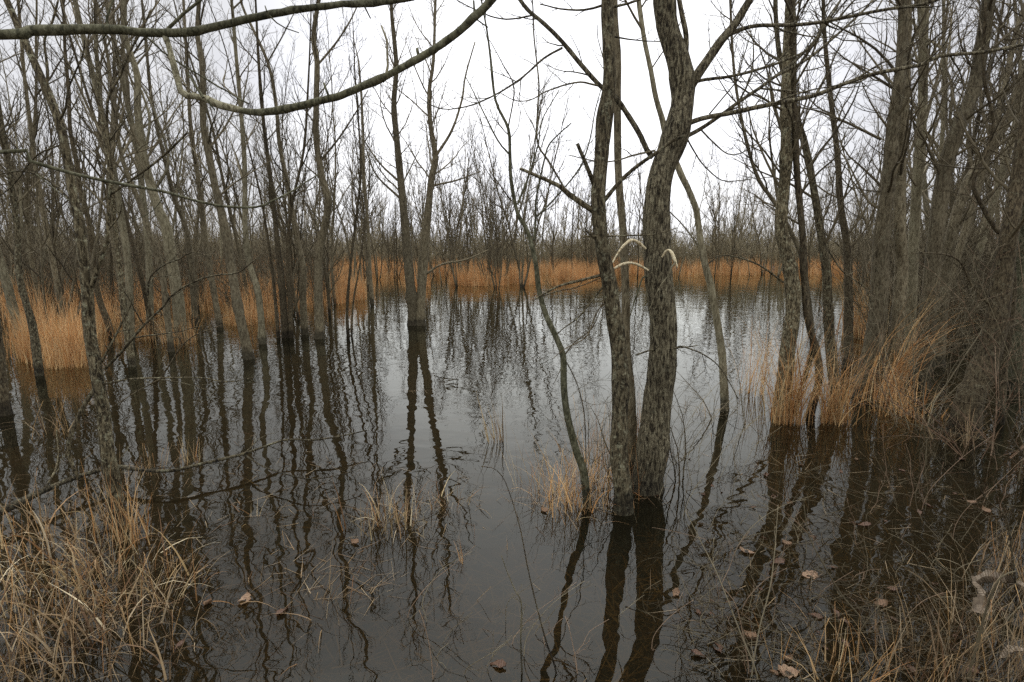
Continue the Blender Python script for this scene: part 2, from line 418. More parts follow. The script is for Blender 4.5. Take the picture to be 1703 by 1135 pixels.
# ------------------------------------------------------------------ traced trees
SIDE_GROUP = {'L': 'trees of the flooded stand on the left', 'C': 'trees standing in open water', 'R': 'trees of the flooded thicket on the right', 'N': 'near trees in the shallows'}
TREE_SEED = [10]
def depth_near(line, q):
    """index on a traced pixel line nearest to pixel q"""
    a = np.array([(x - q[0]) ** 2 + (y - q[1]) ** 2 for x, y in line]); return int(np.argmin(a))
def traced_tree(label, stems, mat, H, limbs=(), twigs=M_TWIG, group='L', low=.35, dens=3.0, tl=1.0, rough=.004, wob=.02, name='tree', base=None, dead=False, nch=(5, 4), ang=(28, 52)):
    """stems: list of (pixel points base first, [(width px at base), (width px at last point)]). limbs: (pixel points, width0, width1, depth slope)"""
    TREE_SEED[0] += 1; rng = np.random.default_rng(TREE_SEED[0])
    b0 = stems[0][0][0] if base is None else base
    B = on_water(*b0)
    root = thing(name, label, 'tree', B, SIDE_GROUP.get(group, group))
    crown = Wood(); lines = []
    for (px, w0, w1) in stems:
        Y0 = B[1] if px[0][1] > b0[1] - 30 else B[1]
        pts, rad, dy, prev = [], [], 0.0, None
        for k, (x, y) in enumerate(px):
            if k: dy += rng.normal(0, wob) * math.hypot(x - px[k - 1][0], y - px[k - 1][1]) / 100 * Y0 / 3
            P, dep = on_plane(x, y, Y0 + dy); f = k / max(1, len(px) - 1)
            pts.append(P); rad.append(max(.0025, (w0 * (1 - f) + w1 * f) / 2 * dep / FPX))
        lines.append((px, pts))
        # up out of the picture, to the tree's real height
        d = unit(unit(pts[-1] - pts[-2]) + np.array([0, 0, .25])); r = rad[-1]; ext = max(0, H - pts[-1][2])
        n = int(ext / .5) + 1 if ext > .2 else 0
        for k in range(n):
            d = unit(d + rng.normal(0, .05, 3) + np.array([0, 0, .04])); pts.append(pts[-1] + d * (ext / n)); rad.append(max(.004, r * (1 - (k + 1) / n * .85)))
        # down to the bed
        pts = [pts[0] + np.array([0, 0, -.42])] + pts; rad = [rad[0] * 1.12] + rad
        Q = spline(np.column_stack([pts, rad]), .05 if B[1] < 6 else .15)
        kn = np.ones(len(Q))
        for _ in range(int(H / .8)):
            c = rng.uniform(0, H); kn += rng.uniform(.06, .2) * np.exp(-((Q[:, 2] - c) / rng.uniform(.04, .12)) ** 2)
        kn += .35 * np.exp(-np.maximum(0, Q[:, 2] + .05) / .07) * (1 if w0 > 12 else .3)
        wd = Wood(); wd.add(Q[:, :3], np.maximum(.003, Q[:, 3]) * kn * (1 + rng.normal(0, .012, len(Q))), 18 if B[1] < 6 else 9)
        link('trunk', wd.build('trunk', mat, B, rough if B[1] < 6 else rough * .6), root)
        if not dead:
            z = Q[:, 2]; Hs = z[-1]
            i0 = int(np.searchsorted(z, Hs * low)) if Hs > 0 else 0
            seg = Q[i0:]
            if len(seg) > 4:
                seg = seg[::max(1, len(seg) // 40)]
                shoots(crown, rng, seg[:, :3], seg[:, 3], 3, .0018 if B[1] < 6 else .003, .09, .12, (int(dens * (Hs - Hs * low)) + 1, *nch), ang, (Hs * .30) * tl, (.4, .8), .02, .98)
    for L in limbs:
        px, w0, w1, slope = L[:4]; nsh = L[4] if len(L) > 4 else 4
        best = min(((depth_near(l[0], px[0]), l) for l in lines), key=lambda a: (a[1][0][a[0]][0] - px[0][0]) ** 2 + (a[1][0][a[0]][1] - px[0][1]) ** 2)
        Y = best[1][1][best[0]][1]; pts, rad = [], []
        for k, (x, y) in enumerate(px):
            if k: Y += slope * math.hypot(x - px[k - 1][0], y - px[k - 1][1]) * Y / FPX + rng.normal(0, .01)
            P, dep = on_plane(x, y, Y); f = k / (len(px) - 1)
            pts.append(P); rad.append(max(.0015, (w0 * (1 - f) + w1 * f) / 2 * dep / FPX))
        lines.append((px, pts))
        Q = spline(np.column_stack([pts, rad]), .04 if Y < 6 else .12)
        wd = Wood(); wd.add(Q[:, :3], np.maximum(.0012, Q[:, 3]) * (1 + rng.normal(0, .03, len(Q))), 10 if w0 > 5 else 6)
        Lr = float(np.linalg.norm(np.diff(Q[:, :3], axis=0), axis=1).sum())
        if nsh:
            S_ = Q[::max(1, len(Q) // 20)]
            shoots(wd, rng, S_[:, :3], S_[:, 3], 2, .0013 if Y < 6 else .0025, .07, .13, (int(nsh * 1.6), 4, 2), (28, 55), min(1.3, Lr) * .8, (.3, .6), .2, .98)
        link('limb' if w0 >= 5 else 'branch', wd.build('limb', mat if w0 >= 3 else M_BARK_DARK, B, .0015 if Y < 6 else 0, 20), root)
    if crown.t: link('crown', crown.build('crown', twigs, B), root)
    return root

# --- the two big trunks in front, and their neighbours
traced_tree('thickest trunk in front, furrowed grey bark, bent right and forking high up', [
    ([(1075, 815), (1077, 795), (1084, 760), (1092, 681), (1100, 614), (1103, 547), (1097, 480), (1092, 380), (1097, 300), (1116, 250), (1130, 200), (1136, 150), (1128, 100), (1112, 50), (1106, 0)], 50, 33)],
    M_BARK_RIDGED, 9.5, limbs=[
    ([(1146, 150), (1156, 131), (1177, 100), (1200, 67), (1220, 44), (1237, 17), (1247, 0), (1262, -40)], 17, 11, -.1, 6),
    ([(1205, 62), (1230, 50), (1260, 43), (1317, 42), (1367, 37), (1418, 27), (1468, 17), (1518, 10), (1552, 2), (1600, -16)], 7, 4, -.12, 7),
    ([(1135, 145), (1166, 134), (1217, 127), (1267, 114), (1307, 100), (1347, 80), (1367, 43), (1398, 0)], 6, 2.5, .2, 6),
    ([(1125, 214), (1166, 198), (1217, 188), (1267, 177), (1320, 167), (1361, 157), (1401, 141), (1451, 124), (1501, 114), (1535, 107), (1562, 94), (1635, 87), (1703, 74), (1790, 50)], 8, 5, -.1, 10),
    ([(1290, 127), (1320, 104), (1347, 77), (1367, 50), (1387, 20), (1398, 0), (1410, -30)], 5, 3, .1, 4),
    ([(1125, 236), (1166, 214), (1200, 191), (1233, 167), (1267, 144), (1290, 127), (1334, 104), (1367, 80), (1401, 50), (1434, 20), (1451, 0)], 7, 3, .05, 6),
    ([(1086, 262), (1076, 250), (1066, 228), (1046, 194), (1022, 161), (999, 144), (969, 111), (935, 70), (905, 40), (881, 20), (865, 0), (840, -40)], 10, 6, .12, 5),
    ([(1143, 231), (1156, 255), (1173, 278), (1200, 300), (1227, 301), (1250, 298)], 3, 1.2, .2, 3),
    ([(1166, 216), (1187, 238), (1210, 256), (1233, 255), (1267, 234), (1277, 228)], 3, 1.2, -.2, 3),
    ([(1089, 251), (1056, 258), (1022, 268), (989, 268), (945, 258)], 4, 1.5, -.5, 3),
    ([(935, 80), (905, 97), (871, 127), (831, 154), (788, 174), (747, 182), (721, 177), (697, 161)], 4, 1.2, -.1, 7),
    ([(999, 144), (965, 137), (932, 144), (905, 154), (881, 167), (855, 167), (831, 154)], 3.5, 1.2, -.15, 5),
    ([(885, 26), (851, 32), (825, 30), (798, 20), (764, 3), (740, -14)], 3, 1.5, 0, 3),
    ([(1140, 100), (1141, 60), (1133, 20), (1128, -10)], 9, 8, -.05, 0),
    ([(1180, 190), (1230, 130), (1290, 60), (1335, 0)], 2.5, 1.2, .4, 3),
    ([(1120, 580), (1132, 576), (1170, 590), (1200, 615), (1228, 664)], 3, 1.5, .15, 2),
    ([(1058, 591), (1085, 582), (1120, 580), (1160, 575)], 3.5, 2, -.4, 2),
    ], group='N', low=.5, dens=3, tl=.8, rough=.009, twigs=M_TWIG, base=(1075, 812))
traced_tree('tall slender dark trunk speckled with lichen, just left of the thickest trunk', [
    ([(1037, 850), (1035, 805), (1029, 760), (1030, 715), (1032, 648), (1029, 581), (1019, 514), (1012, 464), (1005, 430), (998, 380), (995, 318), (999, 268), (1005, 201), (1014, 134), (1012, 67), (1010, 0)], 30, 20)],
    M_BARK_SCALY, 8.5, limbs=[
    ([(1002, 338), (1032, 301), (1062, 275), (1092, 254), (1119, 234), (1140, 226)], 7, 5, -.3, 2),
    ([(988, 352), (948, 325), (932, 311), (905, 298), (865, 281)], 10, 5, -.1, 2),
    ([(990, 312), (975, 275), (960, 239)], 8, 6, -.2, 0),
    ([(938, 312), (912, 268), (895, 241), (893, 200), (896, 140), (888, 60), (886, 10), (880, -40)], 3.5, 2, .1, 6),
    ([(1000, 10), (972, 17), (932, 15), (898, 7)], 4, 2, 0, 3),
    ([(1012, 14), (1045, 6), (1080, -6)], 5, 3, 0, 2),
    ([(1013, 60), (1056, 67), (1106, 70)], 3, 1.5, .3, 2),
    ([(1000, 405), (984, 392), (972, 380)], 5, 2.5, -.2, 1),
    ([(974, 393), (1010, 393), (1050, 392), (1090, 390), (1127, 379)], 3, 1.5, 0, 2),
    ([(1000, 458), (960, 468), (925, 478), (890, 498)], 5, 3, -.25, 1),
    ([(1008, 470), (985, 500), (960, 530), (935, 548), (922, 562)], 3, 1.5, .1, 3),
    ([(1012, 490), (990, 525), (975, 560), (940, 580), (918, 598)], 2.5, 1.2, -.3, 3),
    ], group='N', low=.45, dens=2.2, tl=.6, rough=.006, base=(1037, 850))
traced_tree('thin straight trunk squeezed between the two front trunks, slightly behind them', [
    ([(1050, 795), (1051, 740), (1049, 648), (1042, 581), (1040, 480), (1036, 380), (1029, 301), (1027, 201), (1027, 100), (1021, 0)], 15, 11)],
    M_BARK_GREY, 8.0, group='N', low=.45, dens=2.5, tl=.6, rough=.004)
traced_tree('crooked brown sapling with wide forks standing in the straw tuft left of the front trunks', [
    ([(977, 842), (975, 822), (970, 782), (958, 748), (945, 698), (938, 648), (937, 594), (928, 568), (908, 524), (896, 480), (891, 440), (878, 387), (861, 355), (850, 301), (848, 254), (845, 214), (824, 167), (816, 100), (809, 47)], 14, 3)],
    M_BARK_GREEN, 3.6, limbs=[
    ([(848, 258), (828, 234), (801, 181), (774, 127)], 3.5, 1.5, .1, 3),
    ([(861, 340), (881, 288), (895, 241), (902, 200), (930, 150)], 3.5, 1.5, .2, 4),
    ([(851, 335), (831, 308), (814, 283)], 2.5, 1.2, -.2, 1),
    ([(888, 400), (891, 362), (891, 335), (905, 268), (915, 238), (950, 205)], 4, 2, .15, 4),
    ([(891, 362), (925, 328), (965, 278), (982, 228), (989, 188), (999, 150)], 3, 1.5, .15, 4),
    ([(845, 214), (855, 147), (838, 110), (814, 67)], 2.5, 1.2, -.1, 2),
    ([(848, 230), (862, 212), (865, 186)], 1.5, 1, 0, 0),
    ([(896, 496), (925, 485), (960, 478), (1000, 462)], 2.5, 1.5, .3, 2),
    ([(937, 600), (930, 620), (920, 640)], 1.5, 1, -.3, 0),
    ([(937, 594), (955, 570), (985, 545), (1005, 500)], 2.5, 1.2, .3, 5),
    ([(941, 600), (960, 640), (972, 690), (974, 740), (975, 790)], 1.8, 1.5, .1, 4),
    ], group='N', low=.6, dens=1.5, tl=.35, rough=.002, base=(977, 842))
traced_tree('slim bare tree curving right out from behind the thickest trunk, base in open water', [
    ([(1205, 680), (1203, 631), (1200, 581), (1192, 531), (1183, 480), (1170, 430), (1162, 380), (1158, 350), (1146, 318), (1133, 291), (1112, 240), (1100, 195), (1092, 167), (1082, 117), (1072, 67), (1062, 0)], 12.5, 7)],
    M_BARK_PALE, 7.0, limbs=[
    ([(1168, 420), (1140, 380), (1110, 350), (1090, 345)], 3, 1.5, .3, 3),
    ([(1172, 446), (1190, 430), (1230, 420)], 2, 1, .2, 2),
    ([(1082, 117), (1100, 90), (1120, 60), (1140, 20)], 2.5, 1.2, .1, 4)], group='C', low=.5, dens=3, tl=.7, base=(1205, 682))

# --- twin trunks in the middle of the pond
traced_tree('twin trunked pale tree rising from one dark wet foot in open water, centre', [
    ([(688, 541), (686, 514), (680, 447), (674, 380), (670, 335), (665, 285), (660, 234), (655, 174), (659, 110), (652, 30), (650, -20)], 18, 5),
    ([(699, 541), (699, 514), (704, 447), (709, 380), (712, 352), (717, 301), (724, 261), (716, 208), (714, 151), (721, 100), (724, 0)], 17, 4)],
    M_BARK_GREY, 9.0, limbs=[
    ([(724, 261), (751, 218), (768, 167), (774, 127), (790, 70)], 5, 2, .1, 7),
    ([(703, 460), (735, 440), (775, 432), (812, 416)], 4, 1.5, -.1, 5),
    ([(661, 300), (630, 270), (600, 225)], 4, 1.5, .1, 6),
    ([(665, 330), (625, 290), (606, 240)], 4, 1.5, -.1, 5),
    ([(715, 310), (760, 300), (800, 285)], 4, 1.5, .1, 5)], twigs=M_TWIG_PALE, group='C', low=.3, dens=5, tl=.75, base=(693, 541))

# --- left stand, traced trunks
LT = [
 ('swollen grey trunk at the open edge of the left stand', M_BARK_GREY, 9.5,
  [([(531, 563), (531, 537), (529, 480), (531, 413), (539, 380), (546, 335), (536, 298), (526, 234), (526, 167), (527, 100), (521, 67), (527, 17), (535, -30)], 18, 8)],
  [([(527, 110), (560, 70), (585, 30), (600, -5)], 4, 2, .1, 6), ([(531, 270), (560, 235), (590, 190), (612, 150)], 4, 1.5, .1, 6), ([(532, 440), (555, 400), (575, 350)], 3, 1.2, .1, 4)]),
 ('slim trunk at the foot of the swollen grey trunk, bowed left higher up', M_BARK_GREY, 8.0,
  [([(507, 557), (503, 480), (505, 450), (496, 407), (490, 380), (482, 328), (465, 241), (459, 174), (445, 104), (407, 20), (400, 0)], 14, 4)],
  [([(445, 104), (470, 60), (490, 20)], 3, 1.5, 0, 5)]),
 ('tree with three close dark stems, left of the swollen grey trunk', M_BARK_DARK, 8.5,
  [([(475, 562), (469, 480), (465, 440), (459, 380), (450, 300), (438, 200), (430, 100), (425, 0)], 14, 4), ([(484, 562), (482, 500), (478, 430), (484, 350), (505, 250), (512, 150), (516, 60)], 9, 3), ([(463, 562), (455, 470), (446, 400), (432, 320), (412, 240)], 7, 3)], []),
 ('tall kinked trunk leaning left, near the open edge of the left stand', M_BARK_GREY, 9.0,
  [([(414, 597), (402, 541), (392, 490), (382, 424), (372, 370), (358, 311), (348, 261), (338, 208), (338, 157), (335, 100), (328, 57), (331, 0)], 19, 8)],
  [([(345, 250), (372, 215), (395, 170), (400, 130)], 4, 1.5, .1, 5), ([(337, 170), (300, 130), (265, 70)], 3, 1.5, .1, 5)]),
 ('pale straight tree just behind the kinked leaning trunk', M_BARK_PALE, 9.5,
  [([(437, 572), (430, 490), (415, 440), (408, 380), (407, 278), (402, 201), (392, 84), (385, 0)], 13, 6)], []),
 ('thick pale trunk leaning left, broad foot among the orange sedge of the left stand', M_BARK_PALE, 10.0,
  [([(301, 570), (298, 514), (288, 447), (277, 380), (265, 352), (249, 301), (238, 254), (229, 181), (228, 124), (209, 64), (206, 0)], 23, 9)],
  [([(240, 260), (249, 200), (235, 150)], 5, 3, .1, 4), ([(255, 320), (280, 270), (262, 200), (240, 150), (225, 130)], 5, 2, .2, 5)]),
 ('slender trunk bowed right beside the broad-footed pale trunk', M_BARK_GREY, 8.0,
  [([(325, 540), (318, 447), (309, 380), (290, 330), (275, 270), (262, 215), (250, 150), (242, 60), (236, 0)], 11, 4)], []),
 ('grey trunk left of the broad-footed pale trunk, its foot hidden in sedge', M_BARK_GREY, 8.5,
  [([(285, 585), (278, 524), (268, 447), (246, 380), (225, 320), (205, 270), (190, 190), (180, 100), (160, 0)], 12, 5)], []),
 ('lichen-grey trunk forking at the level of the sedge tops, second from the left foreground tree', M_BARK_SCALY, 8.0,
  [([(220, 610), (208, 527), (201, 464), (191, 380), (185, 300), (170, 200), (160, 90), (158, 0)], 13, 5)], []),
 ('thin dark trunk rising from the sedge between two grey ones, strongly leaning left', M_BARK_DARK, 8.0,
  [([(255, 562), (248, 521), (234, 457), (214, 380), (195, 310), (168, 230), (140, 140), (110, 40)], 10, 4)], []),
 ('leaning trunk at the left edge with mossy foot in the sedge', M_BARK_SCALY, 8.0,
  [([(66, 625), (54, 541), (33, 464), (28, 380), (18, 301), (5, 220), (-10, 120)], 14, 7)], []),
 ('thin grey trunk left of the near foreground tree, behind the tall sedge', M_BARK_GREY, 8.5,
  [([(110, 560), (100, 497), (77, 380), (62, 300), (52, 220), (40, 120), (30, 0)], 11, 5)], []),
 ('dark leaning trunk behind the near foreground tree', M_BARK_DARK, 8.5,
  [([(186, 560), (181, 541), (161, 480), (150, 380), (134, 318), (127, 268), (117, 218), (114, 150), (108, 80), (105, 0)], 12, 5)], []),
 ('upright trunk with fine upswept twigs midway in the left stand', M_BARK_GREY, 9.0,
  [([(366, 545), (352, 464), (339, 380), (330, 300), (318, 220), (312, 120), (305, 0)], 12, 5)], []),
 ('pair of hair-thin saplings standing in open water left of the twin trunks', M_BARK_DARK, 6.5,
  [([(579, 560), (577, 520), (582, 450), (590, 380), (600, 290), (596, 200), (590, 120)], 6, 3), ([(585, 560), (588, 500), (600, 430), (606, 360), (598, 300)], 4, 2)], []),
 ('lone slim tree on the inner sedge edge, right of the swollen grey trunk', M_BARK_GREY, 8.5,
  [([(619, 505), (615, 450), (612, 380), (606, 300), (603, 200), (598, 120)], 8, 4)], []),
 ('dark trunk half out of the picture at the left, roots in the brown water', M_BARK_DARK, 7.0,
  [([(8, 690), (-2, 600), (-12, 500), (-22, 380)], 22, 12)], []),
]
for lab, mt, H, stems, limbs in LT:
    stems = [(a, b * .84, c * .8) for a, b, c in stems]
    traced_tree(lab, stems, mt, H, limbs=limbs, twigs=M_TWIG if mt is not M_BARK_PALE else M_TWIG_PALE, group='L', low=.25, dens=2.7, tl=.6, nch=(5, 3))

# --- the near tree on the left with its spreading low branches
traced_tree('near foreground tree on the left, mottled trunk with low crooked branches spread over the water', [
    ([(197, 872), (188, 800), (178, 745), (172, 690), (162, 620), (150, 560), (144, 480), (134, 380), (124, 335), (114, 278), (100, 208), (77, 150), (43, 74), (13, 7)], 22, 9)],
    M_BARK_SCALY, 7.0, limbs=[
    ([(150, 484), (165, 440), (178, 400), (179, 370), (181, 335), (186, 285), (181, 241), (178, 201), (181, 161), (201, 124), (214, 90), (231, 60), (251, 17)], 7, 2.5, -.05, 5),
    ([(182, 325), (211, 305), (258, 271), (288, 244), (312, 221)], 4.5, 3.5, -.2, 2),
    ([(174, 614), (201, 587), (234, 547), (268, 514), (291, 487), (335, 464), (368, 457), (395, 454), (430, 428)], 5, 1.8, -.1, 5),
    ([(248, 530), (246, 490), (251, 460), (275, 440), (301, 430), (318, 420), (352, 427)], 3.5, 1.5, -.1, 4),
    ([(168, 604), (188, 567), (201, 541), (218, 507), (219, 494)], 4.5, 1.5, .1, 3),
    ([(168, 640), (217, 631), (268, 629), (335, 629), (378, 636), (422, 628)], 3.5, 1.5, -.15, 4),
    ([(268, 629), (311, 567), (368, 541)], 2.5, 1.2, -.1, 3),
    ([(268, 630), (234, 648), (184, 678), (134, 705)], 2, 1.2, -.2, 2),
    ([(165, 638), (144, 668), (124, 708), (114, 742), (120, 775), (130, 792)], 8, 5, -.2, 3),
    ([(78, 152), (79, 117), (74, 67), (87, 37), (97, 0)], 4.5, 3, .05, 3),
    ([(100, 200), (110, 177), (114, 147), (137, 94), (141, 64)], 4, 2, -.1, 4),
    ([(184, 158), (184, 127)], 2.5, 2, 0, 0),
    ([(114, 330), (80, 300), (40, 285), (0, 290)], 4, 2, -.1, 5),
    ([(105, 240), (60, 260), (20, 310), (-20, 340)], 3, 1.5, .1, 5),
    ], group='N', low=.45, dens=2.5, tl=.6, rough=.006, base=(197, 872))

# --- right thicket, traced trunks
RT = [
 ('mottled trunk at the open edge of the right thicket, orange grass round its foot', M_BARK_SCALY, 9.0,
  [([(1297, 692), (1304, 641), (1310, 581), (1319, 514), (1314, 447), (1299, 380), (1303, 320), (1307, 268), (1307, 167), (1310, 67), (1314, 0)], 26, 13)],
  [([(1306, 300), (1270, 250), (1235, 210), (1225, 180)], 4, 1.5, .1, 6), ([(1303, 470), (1260, 440), (1210, 425), (1180, 430)], 3.5, 1.5, -.1, 4)]),
 ('wavy narrow trunk just right of the orange-footed mottled trunk', M_BARK_DARK, 8.5,
  [([(1347, 690), (1362, 631), (1357, 581), (1347, 547), (1341, 514), (1337, 447), (1334, 380), (1324, 268), (1320, 167), (1320, 50), (1318, 0)], 12, 9)], []),
 ('leaning trunk with rough bark, third from the open edge of the right thicket', M_BARK_SCALY, 8.0,
  [([(1391, 668), (1381, 581), (1377, 514), (1374, 447), (1364, 380), (1354, 318), (1341, 251), (1322, 184), (1300, 110), (1290, 30)], 17, 7)],
  [([(1368, 400), (1400, 450), (1440, 480), (1450, 512)], 3, 1.5, -.1, 3)]),
 ('crooked tree with curled orange grass at its foot, in front of the pale right trunks', M_BARK_DARK, 7.5,
  [([(1410, 612), (1411, 547), (1411, 480), (1409, 413), (1398, 340), (1392, 250), (1380, 150), (1370, 40)], 15, 6)], [([(1408, 420), (1440, 380), (1460, 330)], 4, 2, .1, 5)]),
 ('stout double-stemmed trunk in the heart of the right thicket', M_BARK_GREY, 9.5,
  [([(1435, 660), (1451, 581), (1461, 514), (1464, 447), (1467, 380), (1478, 300), (1485, 210), (1495, 140), (1501, 60), (1501, 0)], 30, 12), ([(1478, 660), (1490, 560), (1499, 450), (1496, 380), (1497, 300), (1498, 230), (1505, 130), (1508, 20)], 20, 14)],
  [([(1465, 232), (1410, 205), (1360, 185), (1320, 178)], 5, 2, -.1, 7)]),
 ('smooth pale trunk standing upright behind the double-stemmed trunk', M_BARK_PALE, 9.5,
  [([(1512, 625), (1515, 500), (1521, 380), (1528, 268), (1535, 167), (1535, 100), (1538, 17)], 17, 12)], []),
 ('grey trunk leaning strongly right across the thicket top', M_BARK_GREY, 9.5,
  [([(1530, 645), (1540, 560), (1550, 460), (1558, 380), (1572, 285), (1592, 218), (1619, 151), (1635, 67), (1645, 0)], 26, 19)],
  [([(1572, 285), (1540, 220), (1530, 170)], 4, 2, .1, 6)]),
 ('slimmer trunk leaning right and out of the picture below the grey leaning one', M_BARK_GREY, 8.5,
  [([(1560, 610), (1570, 480), (1585, 380), (1612, 301), (1645, 251), (1682, 184), (1703, 124), (1740, 40)], 18, 12)], []),
 ('broad-footed trunk at the right with brown bark, nearest of the right thicket', M_BARK_DARK, 8.0,
  [([(1603, 722), (1612, 665), (1635, 614), (1655, 547), (1669, 447), (1680, 380), (1692, 300), (1706, 200)], 42, 16)],
  [([(1660, 520), (1620, 480), (1590, 430), (1530, 420)], 5, 2, -.1, 6), ([(1650, 560), (1700, 535), (1740, 510)], 6, 3, 0, 3)]),
 ('snaking dark vine-like sapling winding up in front of the right trunks', M_BARK_DARK, 4.6,
  [([(1665, 705), (1672, 600), (1685, 500), (1680, 410), (1656, 380), (1629, 335), (1619, 301), (1642, 251), (1652, 201), (1636, 124), (1640, 0)], 9, 4)],
  [([(1642, 251), (1670, 200), (1700, 130)], 3, 2, 0, 3)]),
 ('thin twisted tree behind the orange-footed trunk, bare branches to the left', M_BARK_GREY, 8.0,
  [([(1352, 580), (1345, 500), (1330, 420), (1290, 340), (1262, 300), (1240, 230), (1222, 130), (1215, 20)], 8, 4)], []),
 ('mossy upright trunk near the right edge', M_BARK_GREEN, 8.0,
  [([(1688, 650), (1690, 560), (1698, 460), (1712, 340), (1730, 200)], 26, 16)], []),
]
for lab, mt, H, stems, limbs in RT:
    traced_tree(lab, stems, mt, H, limbs=limbs, twigs=M_TWIG if mt is not M_BARK_PALE else M_TWIG_PALE, group='R', low=.2, dens=4.2, tl=.62, nch=(5, 3), ang=(28, 58))

# --- limbs reaching in overhead, from a tree standing just outside the picture on the left
def px_limb(px, ys, w0, w1):
    pts, rad = [], []
    for k, (x, y) in enumerate(px):
        f = k / (len(px) - 1); Y = ys[0] * (1 - f) + ys[1] * f
        P, dep = on_plane(x, y, Y); pts.append(P); rad.append((w0 * (1 - f) + w1 * f) / 2 * dep / FPX)
    return pts, rad
def overhang():
    rng = np.random.default_rng(5)
    B = np.array([-2.9, 1.55, -.05])
    root = thing('overhanging_tree', 'smooth greenish limbs reaching in overhead across the top left corner', 'tree', B, SIDE_GROUP['N'])
    tr = [B + np.array([0, 0, -.35]), B, B + [.03, .02, .8], B + [.02, -.02, 1.7], B + [.05, .0, 2.45], B + [.0, .05, 3.6], B + [-.1, .1, 5.2], B + [-.1, .2, 6.5]]
    Q = spline(np.column_stack([tr, [.075, .07, .062, .056, .05, .035, .02, .008]]), .08)
    w = Wood(); w.add(Q[:, :3], Q[:, 3], 14); link('trunk', w.build('trunk', M_BARK_GREEN, B, .004), root)
    P1, R1 = px_limb([(0, 58), (50, 52), (134, 49), (201, 50), (234, 54), (285, 55), (328, 52), (368, 42), (435, 27), (486, 17), (526, 12), (570, 8), (620, 5), (670, 0), (760, -20), (900, -60)], (1.55, 1.75), 15.5, 8)
    P1 = [B + [.05, 0, 2.3], (B + [.05, 0, 2.3]) * .5 + P1[0] * .5 + np.array([0, .02, .03])] + P1; R1 = [.028, .020] + R1
    Q = spline(np.column_stack([P1, R1]), .03)
    def knots(n):
        a = np.ones(n)
        for c in rng.uniform(0, n, n // 9): a += rng.uniform(.05, .24) * np.exp(-((np.arange(n) - c) / rng.uniform(.6, 1.6)) ** 2)
        return a
    w = Wood(); w.add(Q[:, :3], Q[:, 3] * knots(len(Q)) * (1 + rng.normal(0, .02, len(Q))), 12)
    for px, w0, w1 in [([(278, 50), (305, 23), (335, 0), (350, -20)], 6, 4), ([(241, 60), (285, 97), (335, 127), (375, 151), (415, 174)], 3, 2.5), ([(448, 26), (460, 38), (475, 47), (497, 55)], 2.6, 1.5), ([(444, 20), (441, 10)], 3, 2), ([(180, 52), (178, 30), (192, -10)], 4, 3), ([(178, 55), (165, 72)], 3, 1), ([(605, 8), (612, 22), (616, 31)], 3, 2)]:
        p, r = px_limb(px, (1.64, 1.66), w0, w1); q = spline(np.column_stack([p, r]), .03); w.add(q[:, :3], q[:, 3], 6)
    link('limb', w.build('limb', M_BARK_GREEN, B, .0025, 30), root)
    P2, R2 = px_limb([(271, 52), (281, 77), (288, 104), (296, 134), (301, 152), (312, 160), (335, 162), (368, 176), (402, 184), (432, 188), (469, 183), (509, 174), (549, 164), (570, 158), (610, 141), (654, 121), (697, 97), (727, 79), (761, 55), (788, 30), (811, 7), (840, -30), (880, -90)], (1.62, 1.45), 9.5, 13)
    Q = spline(np.column_stack([P2, R2]), .02)
    kq = int(np.argmin(np.abs(Q[:, 0] - P2[8][0]) + np.abs(Q[:, 2] - P2[8][2]))); rr = Q[:, 3] * knots(len(Q)) * (1 + rng.normal(0, .03, len(Q)))
    w = Wood(); w.add(Q[:kq + 1, :3], rr[:kq + 1], 12); link('limb', w.build('limb', M_BARK_MOTTLED, B, .003, 30), root)['label'] = 'pale bent start of the lower limb'
    w = Wood(); w.add(Q[kq:, :3], rr[kq:], 12)
    for px, w0, w1 in [([(549, 164), (543, 150), (539, 138)], 4, 3), ([(338, 163), (325, 143), (312, 121)], 5, 3), ([(345, 166), (352, 176), (358, 184)], 4, 2), ([(697, 97), (694, 86), (693, 80)], 6, 5), ([(788, 30), (788, 15), (787, 0)], 4, 3), ([(792, 32), (802, 40), (811, 46)], 2.5, 2), ([(790, 30), (800, 38), (812, 70), (816, 100)], 1.5, 1)]:
        p, r = px_limb(px, (1.52, 1.52), w0, w1); q = spline(np.column_stack([p, r]), .03); w.add(q[:, :3], q[:, 3], 6)
    link('limb', w.build('limb', M_BARK_GREEN, B, .0025, 30), root)
    p, r = px_limb([(637, 136), (642, 125), (645, 110), (644, 90), (643, 67), (634, 43)], (1.52, 1.56), 5, 3)
    w = Wood(); q = spline(np.column_stack([p, r]), .02); w.add(q[:, :3], q[:, 3], 7)
    o = link('dead_spur', w.build('dead_spur', M_BARK_PALE, B), root); o['label'] = 'pale dead spur without bark'
    P3, R3 = px_limb([(0, 253), (50, 268), (117, 288), (184, 303), (268, 318), (318, 332), (368, 343), (425, 345), (452, 335), (486, 318), (509, 303), (530, 290)], (1.6, 1.9), 6.5, 2)
    P3 = [B + [.02, 0, 1.55], (B + [.02, 0, 1.55]) * .5 + P3[0] * .5] + P3; R3 = [.014, .010] + R3
    Q = spline(np.column_stack([P3, R3]), .03)
    w = Wood(); w.add(Q[:, :3], Q[:, 3] * (1 + rng.normal(0, .02, len(Q))), 8)
    for px in [([(270, 330), (255, 350), (215, 372)]), ([(300, 328), (310, 322), (288, 312)]), ([(60, 290), (110, 330), (118, 335)])]:
        p, r = px_limb(px, (1.76, 1.74), 2, 1); q = spline(np.column_stack([p, r]), .03); w.add(q[:, :3], q[:, 3], 5)
    link('branch', w.build('branch', M_BARK_GREEN, B, .001, 30), root)
    c = Wood(); S_ = spline(np.array(tr), .3)[14:]
